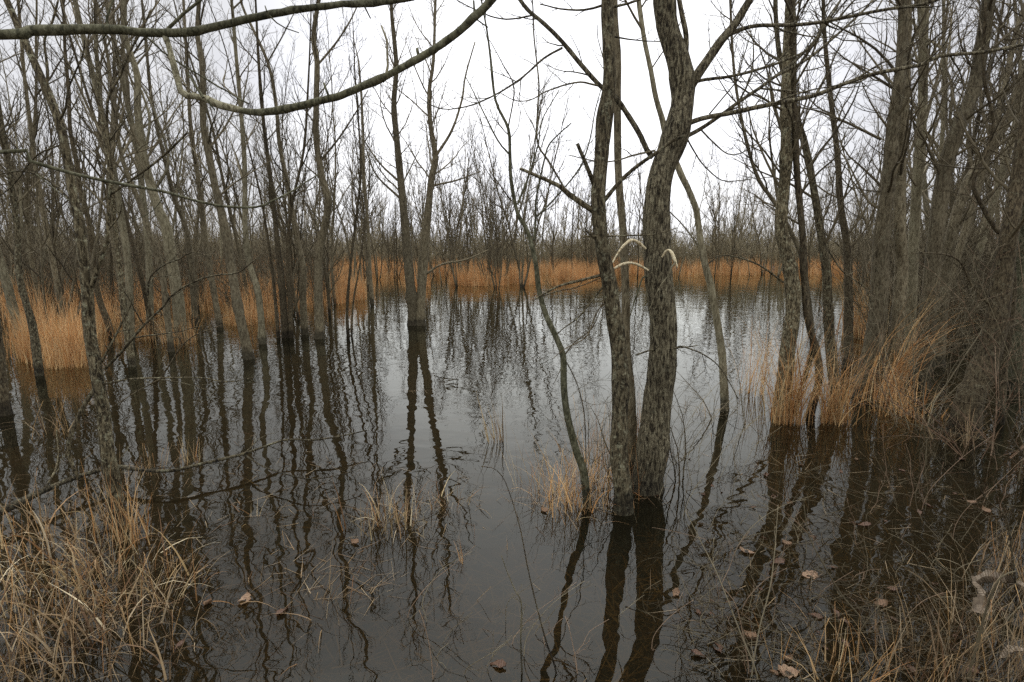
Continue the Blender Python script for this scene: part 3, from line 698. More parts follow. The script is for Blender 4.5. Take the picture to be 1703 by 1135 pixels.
    shoots(c, rng, S_, np.linspace(.03, .01, len(S_)), 2, .002, .1, .12, (14, 6, 4), (30, 60), 1.6, (.4, .8))
    link('crown', c.build('crown', M_TWIG, B), root)
overhang()

# --- peeled white wood hanging where bark was torn on the thickest trunk
def peeled(label, px, Y, w, mat=M_WHITE, g=None):
    p = []
    for k, (x, y) in enumerate(px):
        P, dep = on_plane(x, y, Y[0] + (Y[1] - Y[0]) * k / (len(px) - 1)); p.append([*P, w[min(k, len(w) - 1)] * (.72 + .14 * math.sin(k * 2.3)) / 2 * dep / FPX])
    Q = spline(np.array(p), .008); B = Q[0, :3]
    wd = Wood(); wd.add(Q[:, :3], Q[:, 3], 8)
    o = link('peeled_branch', wd.build('peeled_branch', mat, B, .0006, 30), None, B)
    return tag(o, label, 'branch', g or 'peeled bent branches snagged on the front trunks')
YB = on_water(1075, 815)[1]
peeled('white peeled branch bent into a high arch between the two front trunks', [(1074, 414), (1062, 404), (1054, 400), (1047, 401), (1037, 409), (1027, 422), (1018, 438)], (YB - .10, YB - .25), [5, 7, 7, 7, 6, 4.5, 3])
peeled('white peeled branch, the lower flatter arch between the two front trunks', [(1078, 450), (1064, 442), (1052, 438), (1043, 438), (1032, 441), (1020, 448)], (YB - .10, YB - .25), [5, 5.5, 6, 6, 6, 6.5])
peeled('white peeled branch hooked over the right side of the thickest trunk', [(1101, 428), (1107, 419), (1112, 416), (1117, 421), (1121, 430), (1124, 437), (1127, 445)], (YB - .13, YB - .2), [4, 5, 6, 7.5, 8, 6, 2])
peeled('thin grey stick hanging from the hooked white branch across the thickest trunk', [(1124, 436), (1117, 445), (1112, 458), (1104, 468), (1096, 480), (1087, 498), (1080, 515)], (YB - .2, YB - .2), [3.5, 3.5, 2.5, 2.2, 2, 1.6, 1.2], M_BARK_PALE)
peeled('brown peeled stick curving down left of the thickest trunk', [(1078, 460), (1071, 461), (1067, 466), (1062, 482), (1054, 505), (1047, 530)], (YB - .1, YB - .12), [3.5, 4, 4, 3.5, 3, 2], M_BARK_GREEN)

# --- the long branch lying over the water, front left
def fallen():
    rng = np.random.default_rng(8)
    p = []
    px = [(-60, 880), (0, 852), (40, 832), (67, 819), (124, 795), (167, 782), (188, 775), (234, 782), (285, 783), (335, 772), (398, 757), (435, 745), (475, 732), (522, 732), (570, 725), (610, 716)]
    ws = [16, 14, 12, 10, 8, 7, 7, 6, 6, 5.5, 5, 4, 3.5, 3, 2.5, 2]
    for (x, y), w in zip(px, ws):
        P = on_water(x, y + 26, 0.0); P, dep = on_plane(x, y, P[1]); p.append([*P, w / 2 * dep / FPX])
    Q = spline(np.array(p), .03); B = Q[0, :3]
    wd = Wood(); wd.add(Q[:, :3], Q[:, 3] * (1 + rng.normal(0, .03, len(Q))), 8)
    pts = []
    for (x, y) in [(398, 757), (405, 756), (435, 775), (469, 787), (516, 797), (570, 789), (600, 778)]:
        P = on_water(x, y + 22); P, dep = on_plane(x, y, P[1]); pts.append(P)
    q = spline(np.array(pts), .04); wd.add(q, np.linspace(.008, .0025, len(q)), 5)
    S_ = Q[::8]; shoots(wd, rng, S_[:, :3], S_[:, 3], 2, .0016, .03, .14, (14, 3), (30, 60), .8, (.3, .6))
    o = link('fallen_branch', wd.build('fallen_branch', M_BARK_SCALY, B, .002, 25), None, B)
    tag(o, 'long crooked branch lying just over the water from the left edge towards the middle', 'branch')
fallen()

# ------------------------------------------------------------------ grown trees: kinds, then copies
def grown(seed, H, r0, lean, stems=1, low=.2, prim=34, mat=M_BARK_GREY, tw=M_TWIG, plen=.33, rmin=.003, nch=(5, 3), ang=(20, 44)):
    rng = np.random.default_rng(seed)
    T, Cn = Wood(), Wood()
    for s in range(stems):
        n = 12; a = rng.uniform(0, 6.28); d = unit(np.array([math.cos(a) * lean, math.sin(a) * lean, 1.0])) if stems == 1 else unit(np.array([math.cos(a + s * 2.2) * .22, math.sin(a + s * 2.2) * .22, 1.0]))
        h = H * (1 if s == 0 else rng.uniform(.6, .9)); p = np.array([0, 0, -.4]); pts = [p]
        for i in range(n - 1):
            d = unit(d + np.array([rng.normal(0, .055), rng.normal(0, .055), .045])); pts.append(pts[-1] + d * (h + .4) / (n - 1))
        rad = r0 * (1 if s == 0 else .7) * np.linspace(1, .08, n) ** .85
        Q = spline(np.column_stack([pts, rad]), .28)
        T.add(Q[:, :3], np.maximum(.004, Q[:, 3] * .74), 7)
        i0 = int(len(Q) * low); S_ = Q[i0:]
        shoots(Cn, rng, S_[:, :3], S_[:, 3], 3, rmin, .085, .11, (int(prim * .52 / (1 if s == 0 else 1.6)), *nch), ang, H * plen, (.4, .85), .0, .98)
    return T, Cn
KINDS = []
for k, (H, r0, ln, st, low, prim, mat, tw) in enumerate([
    (9.5, .085, .05, 1, .25, 34, M_BARK_GREY, M_TWIG), (8.5, .065, .12, 1, .18, 32, M_BARK_GREY, M_TWIG_PALE), (9.0, .075, .09, 2, .2, 30, M_BARK_GREY, M_TWIG),
    (7.5, .05, .10, 1, .15, 30, M_BARK_PALE, M_TWIG_PALE), (8.0, .06, .05, 1, .12, 36, M_BARK_DARK, M_TWIG), (6.5, .045, .14, 2, .10, 30, M_BARK_DARK, M_TWIG),
    (10.5, .10, .04, 1, .3, 36, M_BARK_PALE, M_TWIG_PALE), (7.0, .05, .05, 3, .1, 22, M_BARK_GREY, M_TWIG)]):
    T, Cn = grown(100 + k, H, r0, ln, st, low, prim, mat, tw)
    KINDS.append((T.build('trunk', mat), Cn.build('crown', tw), H))
PR = random.Random(4)
def px_of(x, y): # photograph x of a point on the water
    dep = y * _cp + CAM_H * _sp; return 851.5 + FPX * x / dep
ANCH = [(66, 'the mossy-footed left edge trunk'), (180, 'the near left foreground tree'), (301, 'the broad-footed pale trunk'), (414, 'the tall kinked trunk'),
        (478, 'the three close dark stems'), (531, 'the swollen grey trunk'), (582, 'the hair-thin saplings'), (693, 'the twin pale trunks'), (915, 'the crooked brown sapling'),
        (1012, 'the slender dark front trunk'), (1098, 'the thickest trunk'), (1190, 'the slim curving tree'), (1300, 'the orange-footed mottled trunk'), (1391, 'the rough leaning trunk'),
        (1450, 'the stout double-stemmed trunk'), (1515, 'the smooth pale right trunk'), (1610, 'the brown broad-footed trunk'), (1690, 'the mossy right-edge trunk')]
ORD = ['', 'second ', 'third ', 'fourth ', 'fifth ', 'sixth ', 'seventh ', 'eighth ', 'ninth ', 'tenth ']
KADJ = ['grey single-stemmed', 'slim grey', 'two-stemmed grey', 'thin pale', 'dark single-stemmed', 'two-stemmed dark', 'tall pale', 'three-stemmed grey']
SEEN = {}
def where_label(x, y, k, far):
    p = px_of(x, y); a = min(ANCH, key=lambda q: abs(q[0] - p)); side = 'left' if p < a[0] else 'right'
    key = (k, a[1], side, far); n = SEEN.get(key, 0); SEEN[key] = n + 1
    return f"{ORD[min(n, 9)]}{KADJ[k]} tree {far} {side} of {a[1]}"
def place_tree(x, y, label, group, kind=None, s=1.0, z=0.0, name='tree'):
    k = kind if kind is not None else PR.randrange(len(KINDS)); a, b, H = KINDS[k]
    root = thing(name, label, 'tree', (x, y, z), group)
    root.rotation_euler = (PR.gauss(0, .035), PR.gauss(0, .035), PR.uniform(0, 6.28)); root.scale = (s, s, s)
    link('trunk', a, root); link('crown', b, root)
    return root
def scatter(n, gen, mind, taken):
    outp = []
    for _ in range(n * 60):
        if len(outp) >= n: break
        q = gen()
        if q is None: continue
        if all((q[0] - p[0]) ** 2 + (q[1] - p[1]) ** 2 > mind * mind for p in taken):
            taken.append(q); outp.append(q)
    return outp
taken = [tuple(o.location[:2]) for o in COL.objects if o.get('category') == 'tree']
def g_left():
    y = PR.uniform(8.5, 30); px = PR.uniform(-60, 640 - max(0, 22 - y) * 11)
    x = (px - 851.5) / FPX * (y * _cp + .29); return (x, y)
for (x, y) in sorted(scatter(74, g_left, .65, taken), key=lambda q: q[1]):
    k = PR.choice([0, 0, 1, 1, 2, 3, 4, 5, 6, 7])
    if y < 15: place_tree(x, y, where_label(x, y, k, 'close behind and'), 'slender trees in the nearer ranks of the left stand', k, PR.uniform(.85, 1.1))
    else: place_tree(x, y, where_label(x, y, k, 'far behind and') if y < 22 else 'thin bare tree at the very back of the flooded left stand', 'thin trees deep in the left stand', k, PR.uniform(.8, 1.1))
def g_right():
    y = PR.uniform(5.8, 26); px = PR.uniform(1440 - max(0, y - 8) * 3, 1800)
    if y < 9 and px < 1490: return None
    x = (px - 851.5) / FPX * (y * _cp + .29); return (x, y)
for (x, y) in sorted(scatter(42, g_right, .5, taken), key=lambda q: q[1]):
    k = PR.choice([0, 1, 2, 4, 5, 5, 6, 7, 7])
    place_tree(x, y, where_label(x, y, k, 'close behind and' if y < 12 else 'far behind and'), 'slender trees crowding the right thicket', k, PR.uniform(.75, 1.05))
def g_mid():
    y = PR.uniform(23, 40); px = PR.uniform(600, 1480)
    if px > 880 and y < 34: return None
    x = (px - 851.5) / FPX * (y * _cp + .29); return (x, y)
for (x, y) in scatter(80, g_mid, .5, taken):
    k = PR.choice([1, 2, 3, 4, 5, 7]); place_tree(x, y, where_label(x, y, k, 'at the far sedge'), 'small trees along the far sedge edge', k, PR.uniform(.85, 1.25))
def g_far():
    y = PR.uniform(37, 52); px = PR.uniform(-30, 1740); x = (px - 851.5) / FPX * (y * _cp + .29); return (x, y)
for (x, y) in scatter(40, g_far, 1.0, taken):
    place_tree(x, y, 'distant bare tree in the woods beyond the far orange sedge', 'distant trees beyond the far sedge', None, PR.uniform(1.0, 1.4))

# the woods further back read as one mass
def far_woods():
    rng = np.random.default_rng(31); sub = []
    for k in range(5):
        T, Cn = grown(300 + k, 8.0, .07, .08, 1 + k % 2, .12, 20, rmin=.007, nch=(5, 3), plen=.3)
        T.t = [(p, r, 4 if s > 4 else s) for p, r, s in T.t]; Cn.t = [(p[::2] if len(p) > 4 else p, r[::2] if len(p) > 4 else r, 3) for p, r, s in Cn.t]
        w = Wood(); w.t = T.t + Cn.t; sub.append(w.arrays())
    V, F4, F3, off = [], [], [], 0
    for q in range(330):
        y = rng.uniform(46, 80); x = rng.uniform(-1.12, 1.12) * y; v, f = sub[q % 5]; a = rng.uniform(0, 6.28); s = rng.uniform(.85, 1.4)
        c, sn = math.cos(a) * s, math.sin(a) * s
        V.append(np.column_stack([v[:, 0] * c - v[:, 1] * sn + x, v[:, 0] * sn + v[:, 1] * c + y, v[:, 2] * s + .2]))
        F4.append(f[0] + off); F3.append(f[1] + off); off += len(v)
    o = link('woods', mesh_from('woods', np.concatenate(V), [np.concatenate(F4), np.concatenate(F3)], M_BRUSH_HAZED))
    tag(o, 'far-off wood of bare grey trees closing the view beyond the pond', 'wood', kind='stuff')
far_woods()
def brush(name, label, n, gen, h, mat, seed, rm=.004, stems=(5, 9)):
    """thicket of thin upright shoots"""
    rng = np.random.default_rng(seed); w = Wood()
    for _ in range(n):
        x, y, z = gen(rng); hh = h * rng.uniform(.5, 1.15)
        for s in range(rng.integers(*stems)):
            a = rng.uniform(0, 6.28); l = rng.uniform(.05, .5)
            grow(w, rng, np.array([x + rng.normal(0, .1), y + rng.normal(0, .1), z - .3]), np.array([math.cos(a) * l, math.sin(a) * l, 1]), hh * rng.uniform(.6, 1.1) + .3, rm * 1.6, 1, rm, .04, .12, (6,), (20, 45), sides=3)
    o = link(name, w.build(name, mat)); return tag(o, label, 'undergrowth', kind='stuff')
def gb(y0, y1, p0, p1, z=0.0):
    def f(rng):
        y = rng.uniform(y0, y1); px = rng.uniform(p0, p1); return ((px - 851.5) / FPX * (y * _cp + .29), y, z)
    return f
brush('undergrowth', 'dense grey-brown brush under the far trees behind the orange sedge', 1700, gb(44, 64, -60, 1760, .25), 3.5, M_BRUSH_HAZED, 41, .012)
brush('undergrowth', 'tangle of thin brown shoots between the trunks of the left stand', 300, gb(14, 34, -60, 560, 0), 2.3, M_TWIG, 42, .006)
brush('undergrowth', 'dim tangle of brown shoots between the trunks of the right thicket', 330, gb(8, 30, 1450, 1790, 0), 2.5, M_TWIG, 43, .005)

# ------------------------------------------------------------------ grasses
def blades(rng, base, h, w, lean, curl, segs=4, az=None):
    """ribbons; base (n,3); h, w, lean, curl arrays (n). returns V,F"""
    n = len(base); az = rng.uniform(0, 6.28, n) if az is None else az
    t = np.linspace(0, 1, segs + 1)
    th = lean[:, None] + curl[:, None] * t[None, :] ** 1.35
    ds = (h / segs)[:, None]
    hx = np.concatenate([np.zeros((n, 1)), np.cumsum(np.sin(th[:, :-1]) * ds, 1)], 1)
    hz = np.concatenate([np.zeros((n, 1)), np.cumsum(np.cos(th[:, :-1]) * ds, 1)], 1)
    jit = rng.normal(0, .007, (n, segs + 1, 3)) * h[:, None, None] * t[None, :, None]
    P = np.stack([base[:, 0, None] + hx * np.cos(az)[:, None], base[:, 1, None] + hx * np.sin(az)[:, None], base[:, 2, None] + hz], -1) + jit
    tw = az + math.pi / 2 + rng.normal(0, .6, n)
    side = np.stack([np.cos(tw), np.sin(tw), np.zeros(n)], -1)[:, None, :] * (w[:, None] * np.maximum(.12, 1 - t[None, :] ** 2))[:, :, None] / 2
    V = np.stack([P - side, P + side], 2).reshape(-1, 3)
    k = 2 * (segs + 1)
    i = (np.arange(n)[:, None] * k + np.arange(segs)[None, :] * 2).reshape(-1)
    return V, np.stack([i, i + 1, i + 3, i + 2], -1)
def join(L):
    V, F, o = [], [], 0
    for v, f in L: V.append(v); F.append(f + o); o += len(v)
    return np.concatenate(V), np.concatenate(F)
def sedge(name, label, n, gen, H, W_, mat, seed, droop=.5, cl=5):
    rng = np.random.default_rng(seed)
    B = np.array([gen(rng) for _ in range(n // cl)])
    B = np.repeat(B, cl, 0) + np.column_stack([rng.normal(0, .07, (len(B) * cl, 2)), np.zeros(len(B) * cl)])
    m = len(B); hv = H * rng.uniform(.35, 1.15, m) * np.array([.85 + .6 * mnoise.noise(Vector((b[0] * .9, b[1] * .9, 3))) for b in B])
    V, F = blades(rng, B, hv + .1, W_ * rng.uniform(.6, 1.4, m), np.abs(rng.normal(0, .12, m)), rng.uniform(.0, droop, m) + (rng.random(m) < .15) * rng.uniform(.4, 1.4, m), 4)
    V[:, 2] -= .1
    o = link(name, mesh_from(name, V, F, mat, False)); return tag(o, label, 'grass', kind='stuff')
def edge_left(px):  # nearest distance of the sedge on the left, by photograph column
    P = [(-80, 8.2), (35, 8.0), (60, 7.4), (140, 7.4), (165, 9.2), (240, 9.8), (300, 9.2), (350, 10.5), (400, 9.4), (445, 9.2), (475, 13), (600, 18), (640, 22), (760, 25), (930, 27), (1000, 32), (1500, 34), (1800, 34)]
    return float(np.interp(px, [a for a, _ in P], [b for _, b in P]))
def gsed(p0, p1, depth, dens=1.5, holes=.42):
    def f(rng):
        while True:
            px = rng.uniform(p0, p1); e = edge_left(px); y = e + depth * rng.random() ** dens
            x = (px - 851.5) / FPX * (y * _cp + .29)
            v = mnoise.noise(Vector((x * .55, y * .32, 7.7))) * .5 + .5
            v += .25 * mnoise.noise(Vector((x * 1.7, y * 1.3, 2.2)))
            if v > holes + .10 * max(0, 1 - (y - e) / 7) and rng.random() < min(1, .3 + (y - e) / 11): return (x, y, 0.0)
    return f
sedge('sedge', 'tall orange sedge standing in the water among the trunks of the left stand', 30000, gsed(-80, 600, 26, .9, .545), 1.15, .009, M_SEDGE, 51)
sedge('sedge', 'paler straw sedge at the water edge of the left stand', 5000, gsed(40, 460, 2.6, 1, .5), .72, .007, M_RUST, 52, 1.1)
sedge('sedge', 'sparse orange sedge reaching out into the middle of the pond', 9000, gsed(560, 1010, 7, 1, .52), 1.05, .014, M_SEDGE, 53)
def gfar(rng):
    while True:
        px = rng.uniform(-60, 1760); y = rng.uniform(37, 47)
        if mnoise.noise(Vector((px * .012, y * .4, 5))) > -.16: break
    y = y; x = (px - 851.5) / FPX * (y * _cp + .29)
    return (x, y, max(0, .62 * min(1, max(0, (y - shore(x)) / 10)) - .34))
sedge('sedge', 'unbroken band of orange sedge along the far bank', 38000, gfar, 1.3, .022, M_SEDGE, 54, .4)

def tuft(label, px, py, n, h, spread, w, mat, seed, lean=.25, curl=.9, az=None, group='grass tufts standing in the water', name='grass_tuft', z=0.0, stalks=0):
    rng = np.random.default_rng(seed); B = on_water(px, py, z)
    b = np.column_stack([rng.normal(0, spread, n), rng.normal(0, spread * .8, n), np.full(n, -.12)])
    a = None if az is None else rng.normal(az, .7, n)
    V, F = blades(rng, b, h * rng.uniform(.45, 1.1, n) + .12, w * rng.choice([.5, .8, 1.2, 1.9], n, p=[.3, .3, .25, .15]), np.abs(rng.normal(0, lean, n)), rng.uniform(.1, 2 * curl, n), 7, a)
    root = link(name, mesh_from(name, V, F, mat, False), None, B)
    tag(root, label, 'grass', group)
    if stalks:
        wd = Wood()
        for _ in range(stalks):
            a = rng.uniform(0, 6.28) if az is None else rng.normal(az, .6); l = rng.uniform(.03, .3)
            grow(wd, rng, np.array([rng.normal(0, spread * .7), rng.normal(0, spread * .6), -.12]), np.array([math.cos(a) * l, math.sin(a) * l, 1]), h * rng.uniform(.8, 1.3), .0025, 0, .0015, -.01, .05, seg=7)
        st_ = link('stalks', wd.build('stalks', M_RUST), root); st_['kind'] = 'stuff'
    return root
PI = math.pi
tuft('pale straw tuft with bent tips in mid water, left of centre', 650, 872, 120, .34, .10, .0055, M_STRAW, 61, .35, .9)
tuft('small arched straw tuft right of the bent pale one', 745, 838, 60, .26, .09, .005, M_STRAW, 62, .6, 1.1)
tuft('few long upright straws leaning left in open water near the centre', 828, 735, 34, .45, .035, .007, M_STRAW, 63, .25, .15, PI * .95)
tuft('dense rusty tuft round the foot of the crooked brown sapling', 945, 838, 140, .44, .15, .0045, M_RUST, 64, .28, 1.1, stalks=14)
tuft('upright orange straws between the crooked sapling and the slender dark trunk', 1000, 800, 110, .62, .16, .0045, M_RUST, 65, .18, .35, stalks=12)
tuft('loose straws at the left of the rusty tuft', 885, 815, 28, .45, .08, .004, M_STRAW, 66, .2, .4)
tuft('orange straws between the feet of the two front trunks', 1058, 790, 90, .75, .05, .005, M_RUST, 67, .08, .15)
tuft('feathery tuft of tall orange straws at the open side of the right thicket', 1250, 655, 60, .95, .10, .006, M_RUST, 68, .18, .35, PI * .2)
tuft('thick curled orange tuft hugging the mottled right trunk', 1312, 702, 200, 1.15, .09, .007, M_RUST, 69, .12, 1.0)
tuft('curly orange tuft between the mottled trunk and the rough leaning trunk', 1385, 702, 160, 1.0, .075, .007, M_RUST, 70, .16, 1.2)
tuft('tall pale sedge tuft in the water behind the crooked right tree', 1432, 560, 260, 1.2, .2, .012, M_RUST, 71, .15, .4)
tuft('tall orange reed tuft arching right inside the right thicket', 1470, 668, 130, 1.4, .10, .008, M_RUST, 72, .16, .9, 0.0)
tuft('dim rust tuft deep in the right thicket', 1580, 560, 90, 1.3, .2, .010, M_RUST, 73, .12, .3)
tuft('ragged rust tuft low in the water between the stout and the smooth pale right trunks', 1500, 690, 120, .6, .12, .006, M_RUST, 85, .3, .9)
tuft('short straw tuft at the foot of the broad-footed brown right trunk', 1590, 735, 90, .4, .12, .005, M_STRAW_DULL, 86, .4, .9)
tuft('small curled grey tuft in water by the slim curving tree', 1165, 690, 50, .3, .1, .004, M_STRAW_DULL, 74, .6, 1.2)
tuft('broken white straw folded over the water, bottom left', 510, 1092, 3, .12, .012, .007, M_STRAW, 75, .5, 1.5)
tuft('single short pale blade poking up in the bottom middle', 722, 1016, 2, .08, .001, .006, M_STRAW, 76, .0, .1)
tuft('single ochre stub standing in clear water, centre', 842, 915, 3, .13, .004, .006, M_RUST, 77, .02, .05)
tuft('little bronze tuft leaning right near the bottom middle', 772, 940, 8, .14, .012, .005, M_RUST, 78, .3, .3, 2.2)
tuft('wispy straw tuft lying over at the lower left of the middle', 540, 1015, 60, .26, .07, .0035, M_STRAW_DULL, 79, .8, .8)
tuft('small straw tuft standing alone behind the long crooked branch', 320, 770, 26, .26, .04, .004, M_STRAW, 80, .3, .4, 2.6)
tuft('scant tuft of bent straws on the dark water left of centre', 420, 862, 16, .2, .06, .004, M_STRAW, 81, .7, 1.0)
tuft('rusty stem-tuft against the foot of the near left tree', 215, 900, 60, .5, .07, .0045, M_RUST, 82, .15, .5)
# the tussock bank bottom left
k = 0
for (px, py, n, h, sp, mt, lab) in [
    (60, 1010, 260, .42, .17, M_STRAW, 'leftmost big pale tussock of the bottom left bank'), (160, 960, 240, .40, .15, M_STRAW, 'tangled straw tussock before the near left tree'),
    (235, 1012, 200, .32, .12, M_STRAW, 'right-hand arched tussock of the bottom left bank'), (110, 1080, 240, .38, .16, M_STRAW_DULL, 'dull tussock at the bottom left, below the big pale one'),
    (20, 1130, 200, .42, .12, M_STRAW_DULL, 'tussock cut by the bottom left corner'), (220, 1090, 160, .28, .14, M_STRAW_DULL, 'low sparse tussock below the arched one'),
    (-10, 930, 170, .42, .16, M_STRAW, 'tussock at the left edge under the fallen branch'), (120, 890, 140, .36, .14, M_STRAW_DULL, 'thin straw tussock behind the tangled one'),
    (285, 965, 34, .24, .07, M_STRAW_DULL, 'scanty tussock at the outer edge of the bottom left bank'), (90, 720, 80, .4, .12, M_STRAW_DULL, 'dim tussock standing in water at the far left'),
    (245, 790, 90, .3, .14, M_STRAW_DULL, 'straw tuft right behind the near left tree')]:
    k += 1
    tuft(lab, px, py, int(n * .5), h * 1.0, sp * 1.15, .0055, mt, 90 + k, .35, 1.5, group='tussocks of the bottom left bank', name='tussock', stalks=8)
# bottom right bank
for (px, py, n, h, sp, mt, lab) in [
    (1660, 1090, 220, .34, .16, M_STRAW_DULL, 'dull tussock in the bottom right corner'), (1560, 1120, 130, .26, .14, M_STRAW_DULL, 'low tussock at the bottom right, left of the corner one'),
    (1690, 960, 120, .36, .14, M_STRAW_DULL, 'tussock at the right edge above the pale dead leaves'), (1400, 1120, 60, .26, .12, M_RUST, 'feathery rusty tuft at the bottom, left of the low tussock')]:
    k += 1
    tuft(lab, px, py, n, h, sp, .0035, mt, 90 + k, .35, .6, group='tussocks of the bottom right bank', name='tussock', z=.03, stalks=8)

# thin saplings and dead stems in the near water, each one a plant
def stem_plant(label, px, H_, r, mat, seed, group, sub=3, wob=.0, name='sapling'):
    rng = np.random.default_rng(seed); B = on_water(*px[0]); Y = B[1]; pts = []
    for q, (x, y) in enumerate(px):
        if q: Y += rng.normal(0, .015)
        P, dep = on_plane(x, y, Y); pts.append(P)
    pts = [pts[0] - np.array([0, 0, .2])] + pts
    Q = spline(np.array(pts), .03); wd = Wood(); rad = np.linspace(r, max(.0008, r * .35), len(Q)); wd.add(Q, rad, 6)
    if sub:
        S_ = Q[::max(1, len(Q) // 14)]; shoots(wd, rng, S_, rad[::max(1, len(Q) // 14)], 2, .0008, .06, .12, (sub, 2), (25, 50), H_ * .5, (.3, .7), .3, .95)
    o = link(name, wd.build(name, mat, B), None, B); return tag(o, label, 'plant', group)
GS = 'thin stems in the near water'
stem_plant('long dark arching stem with a bent-over tip, bottom centre', [(925, 1120), (908, 1066), (892, 1006), (878, 946), (865, 879), (848, 822), (835, 792), (818, 778), (800, 776)], .8, .004, M_BARK_DARK, 201, GS, 0)
stem_plant('grey forked stem standing straight at the bottom centre', [(868, 1120), (866, 1060), (867, 1003), (858, 985), (845, 955), (834, 925)], .5, .0045, M_BARK_PALE, 202, GS, 2)
stem_plant('brown stem curving up from the bottom edge, left of the forked stem', [(720, 1130), (715, 1080), (706, 1040), (697, 1015)], .3, .003, M_TWIG_RED, 203, GS, 2)
stem_plant('reddish stem rising left of the thickest trunk reflection', [(960, 1120), (952, 1070), (945, 1040), (940, 1025)], .25, .003, M_TWIG_RED, 204, GS, 2)
stem_plant('tall thin wand in front of the near right water, leaning left', [(1260, 1130), (1230, 1050), (1195, 960), (1165, 900), (1140, 850)], .8, .0035, M_TWIG_PALE, 205, GS, 5)
stem_plant('forked grey wand at the lower right, bending right', [(1250, 1125), (1262, 1050), (1280, 980), (1288, 920), (1294, 840)], .7, .004, M_TWIG_PALE, 206, GS, 6)
stem_plant('leaning grey stick rising left from the bottom right', [(1440, 1045), (1400, 990), (1370, 940), (1345, 890), (1337, 840)], .5, .005, M_TWIG, 207, GS, 4)
stem_plant('stout grey sapling at the right edge of the bottom bank', [(1610, 1130), (1628, 1060), (1645, 1000), (1665, 960), (1690, 950)], .6, .007, M_TWIG, 208, GS, 5)
stem_plant('dark vine stem at the right edge arching over the bank', [(1690, 1010), (1683, 920), (1672, 860), (1640, 830), (1622, 790), (1618, 740)], .9, .006, M_BARK_DARK, 209, GS, 6)
stem_plant('rusty seed-headed stem at the lower right', [(1245, 1120), (1240, 1080), (1225, 1010), (1205, 980)], .4, .0035, M_TWIG_RED, 210, GS, 3)
rg = random.Random(77)
for q in range(64):   # lower right scrub
    x = rg.uniform(1130, 1700); y = rg.uniform(890, 1128); l = rg.choice([rg.uniform(30, 90), rg.uniform(60, 150)]); a = rg.gauss(-.12, .5); cv = rg.gauss(0, .22)
    px = [(x + math.sin(a + cv * t) * l * t / 4 + rg.gauss(0, 3), y - math.cos(a + cv * t * .5) * l * t / 4) for t in range(5)]
    stem_plant('wiry bare shoot in the scrub at the bottom right', px, l / 300, rg.uniform(.001, .0022), rg.choice([M_TWIG, M_TWIG_RED, M_TWIG_RED, M_TWIG_PALE]), 300 + q, 'wiry shoots of the bottom right scrub', 5, name='shoot')
for q in range(26):   # scrub in the right thicket water
    x = rg.uniform(1440, 1700); y = rg.uniform(690, 860); l = rg.uniform(60, 170); a = rg.gauss(-.05, .4); cv = rg.gauss(0, .2)
    px = [(x + math.sin(a + cv * t) * l * t / 4 + rg.gauss(0, 3), y - math.cos(a) * l * t / 4) for t in range(5)]
    stem_plant('bare shrub stem standing in dark water before the right thicket', px, .5, rg.uniform(.0018, .0032), rg.choice([M_TWIG, M_TWIG_RED]), 360 + q, 'shrub stems before the right thicket', 8, name='shoot')
for q in range(16):
    x = rg.uniform(640, 1120); y = rg.uniform(1010, 1130); l = rg.uniform(40, 130); a = rg.gauss(0, .35)
    px = [(x + math.sin(a + .25 * t) * l * t / 4 + rg.gauss(0, 3), y - math.cos(a) * l * t / 4) for t in range(5)]
    stem_plant('hair-thin shoot rising from the clear water at the bottom middle', px, .4, rg.uniform(.0015, .0025), rg.choice([M_TWIG, M_TWIG_RED, M_TWIG_PALE]), 400 + q, 'hair-thin shoots of the bottom middle', 2, name='shoot')
for q in range(12):
    x = rg.uniform(1090, 1240); y = rg.uniform(740, 900); l = rg.uniform(90, 260); a = rg.gauss(0, .2)
    px = [(x + math.sin(a + .2 * t) * l * t / 4 + rg.gauss(0, 4), y - math.cos(a) * l * t / 4) for t in range(5)]
    stem_plant('drooping thin stem in the water right of the thickest trunk', px, .6, rg.uniform(.0015, .003), rg.choice([M_TWIG, M_TWIG_PALE]), 430 + q, 'thin stems right of the thickest trunk', 6, name='shoot')

def shrub(label, px, py, H_, seed, mat, n=7, group='bare shrubs of the right thicket'):
    rng = np.random.default_rng(seed); B = on_water(px, py); w = Wood()
    for q in range(n):
        a = rng.uniform(0, 6.28); l = rng.uniform(.1, .75)
        grow(w, rng, B + np.array([rng.normal(0, .06), rng.normal(0, .06), -.25]), np.array([math.cos(a) * l, math.sin(a) * l, 1]), H_ * rng.uniform(.6, 1.1) + .25, rng.uniform(.004, .008), 2, .0013, .03, .15, (7, 4), (28, 60), seg=9, sides=5)
    o = link('shrub', w.build('shrub', mat, B), None, B); return tag(o, label, 'shrub', group)
shrub('reddish bare shrub low in front of the broad-footed brown trunk', 1640, 760, 1.5, 501, M_TWIG_RED)
shrub('grey tangled shrub between the orange tufts and the brown broad-footed trunk', 1525, 715, 1.9, 502, M_TWIG_PALE)
shrub('dark many-stemmed shrub cut by the right edge', 1712, 800, 2.0, 503, M_TWIG)
shrub('wide grey shrub behind the stout double-stemmed trunk', 1500, 640, 2.4, 504, M_TWIG_PALE, 8)
shrub('thin brown shrub left of the snaking dark sapling', 1560, 665, 2.3, 505, M_TWIG, 8)
shrub('tall reddish shrub right of the snaking dark sapling', 1700, 690, 2.4, 506, M_TWIG_RED)
shrub('sparse pale shrub in open water between the curving tree and the orange tufts', 1225, 700, .9, 507, M_TWIG_PALE, 4)
shrub('fine-twigged shrub against the slender dark front trunk, right of the crooked sapling', 1003, 815, 1.05, 508, M_TWIG, 5, 'bare shrubs by the front trunks')
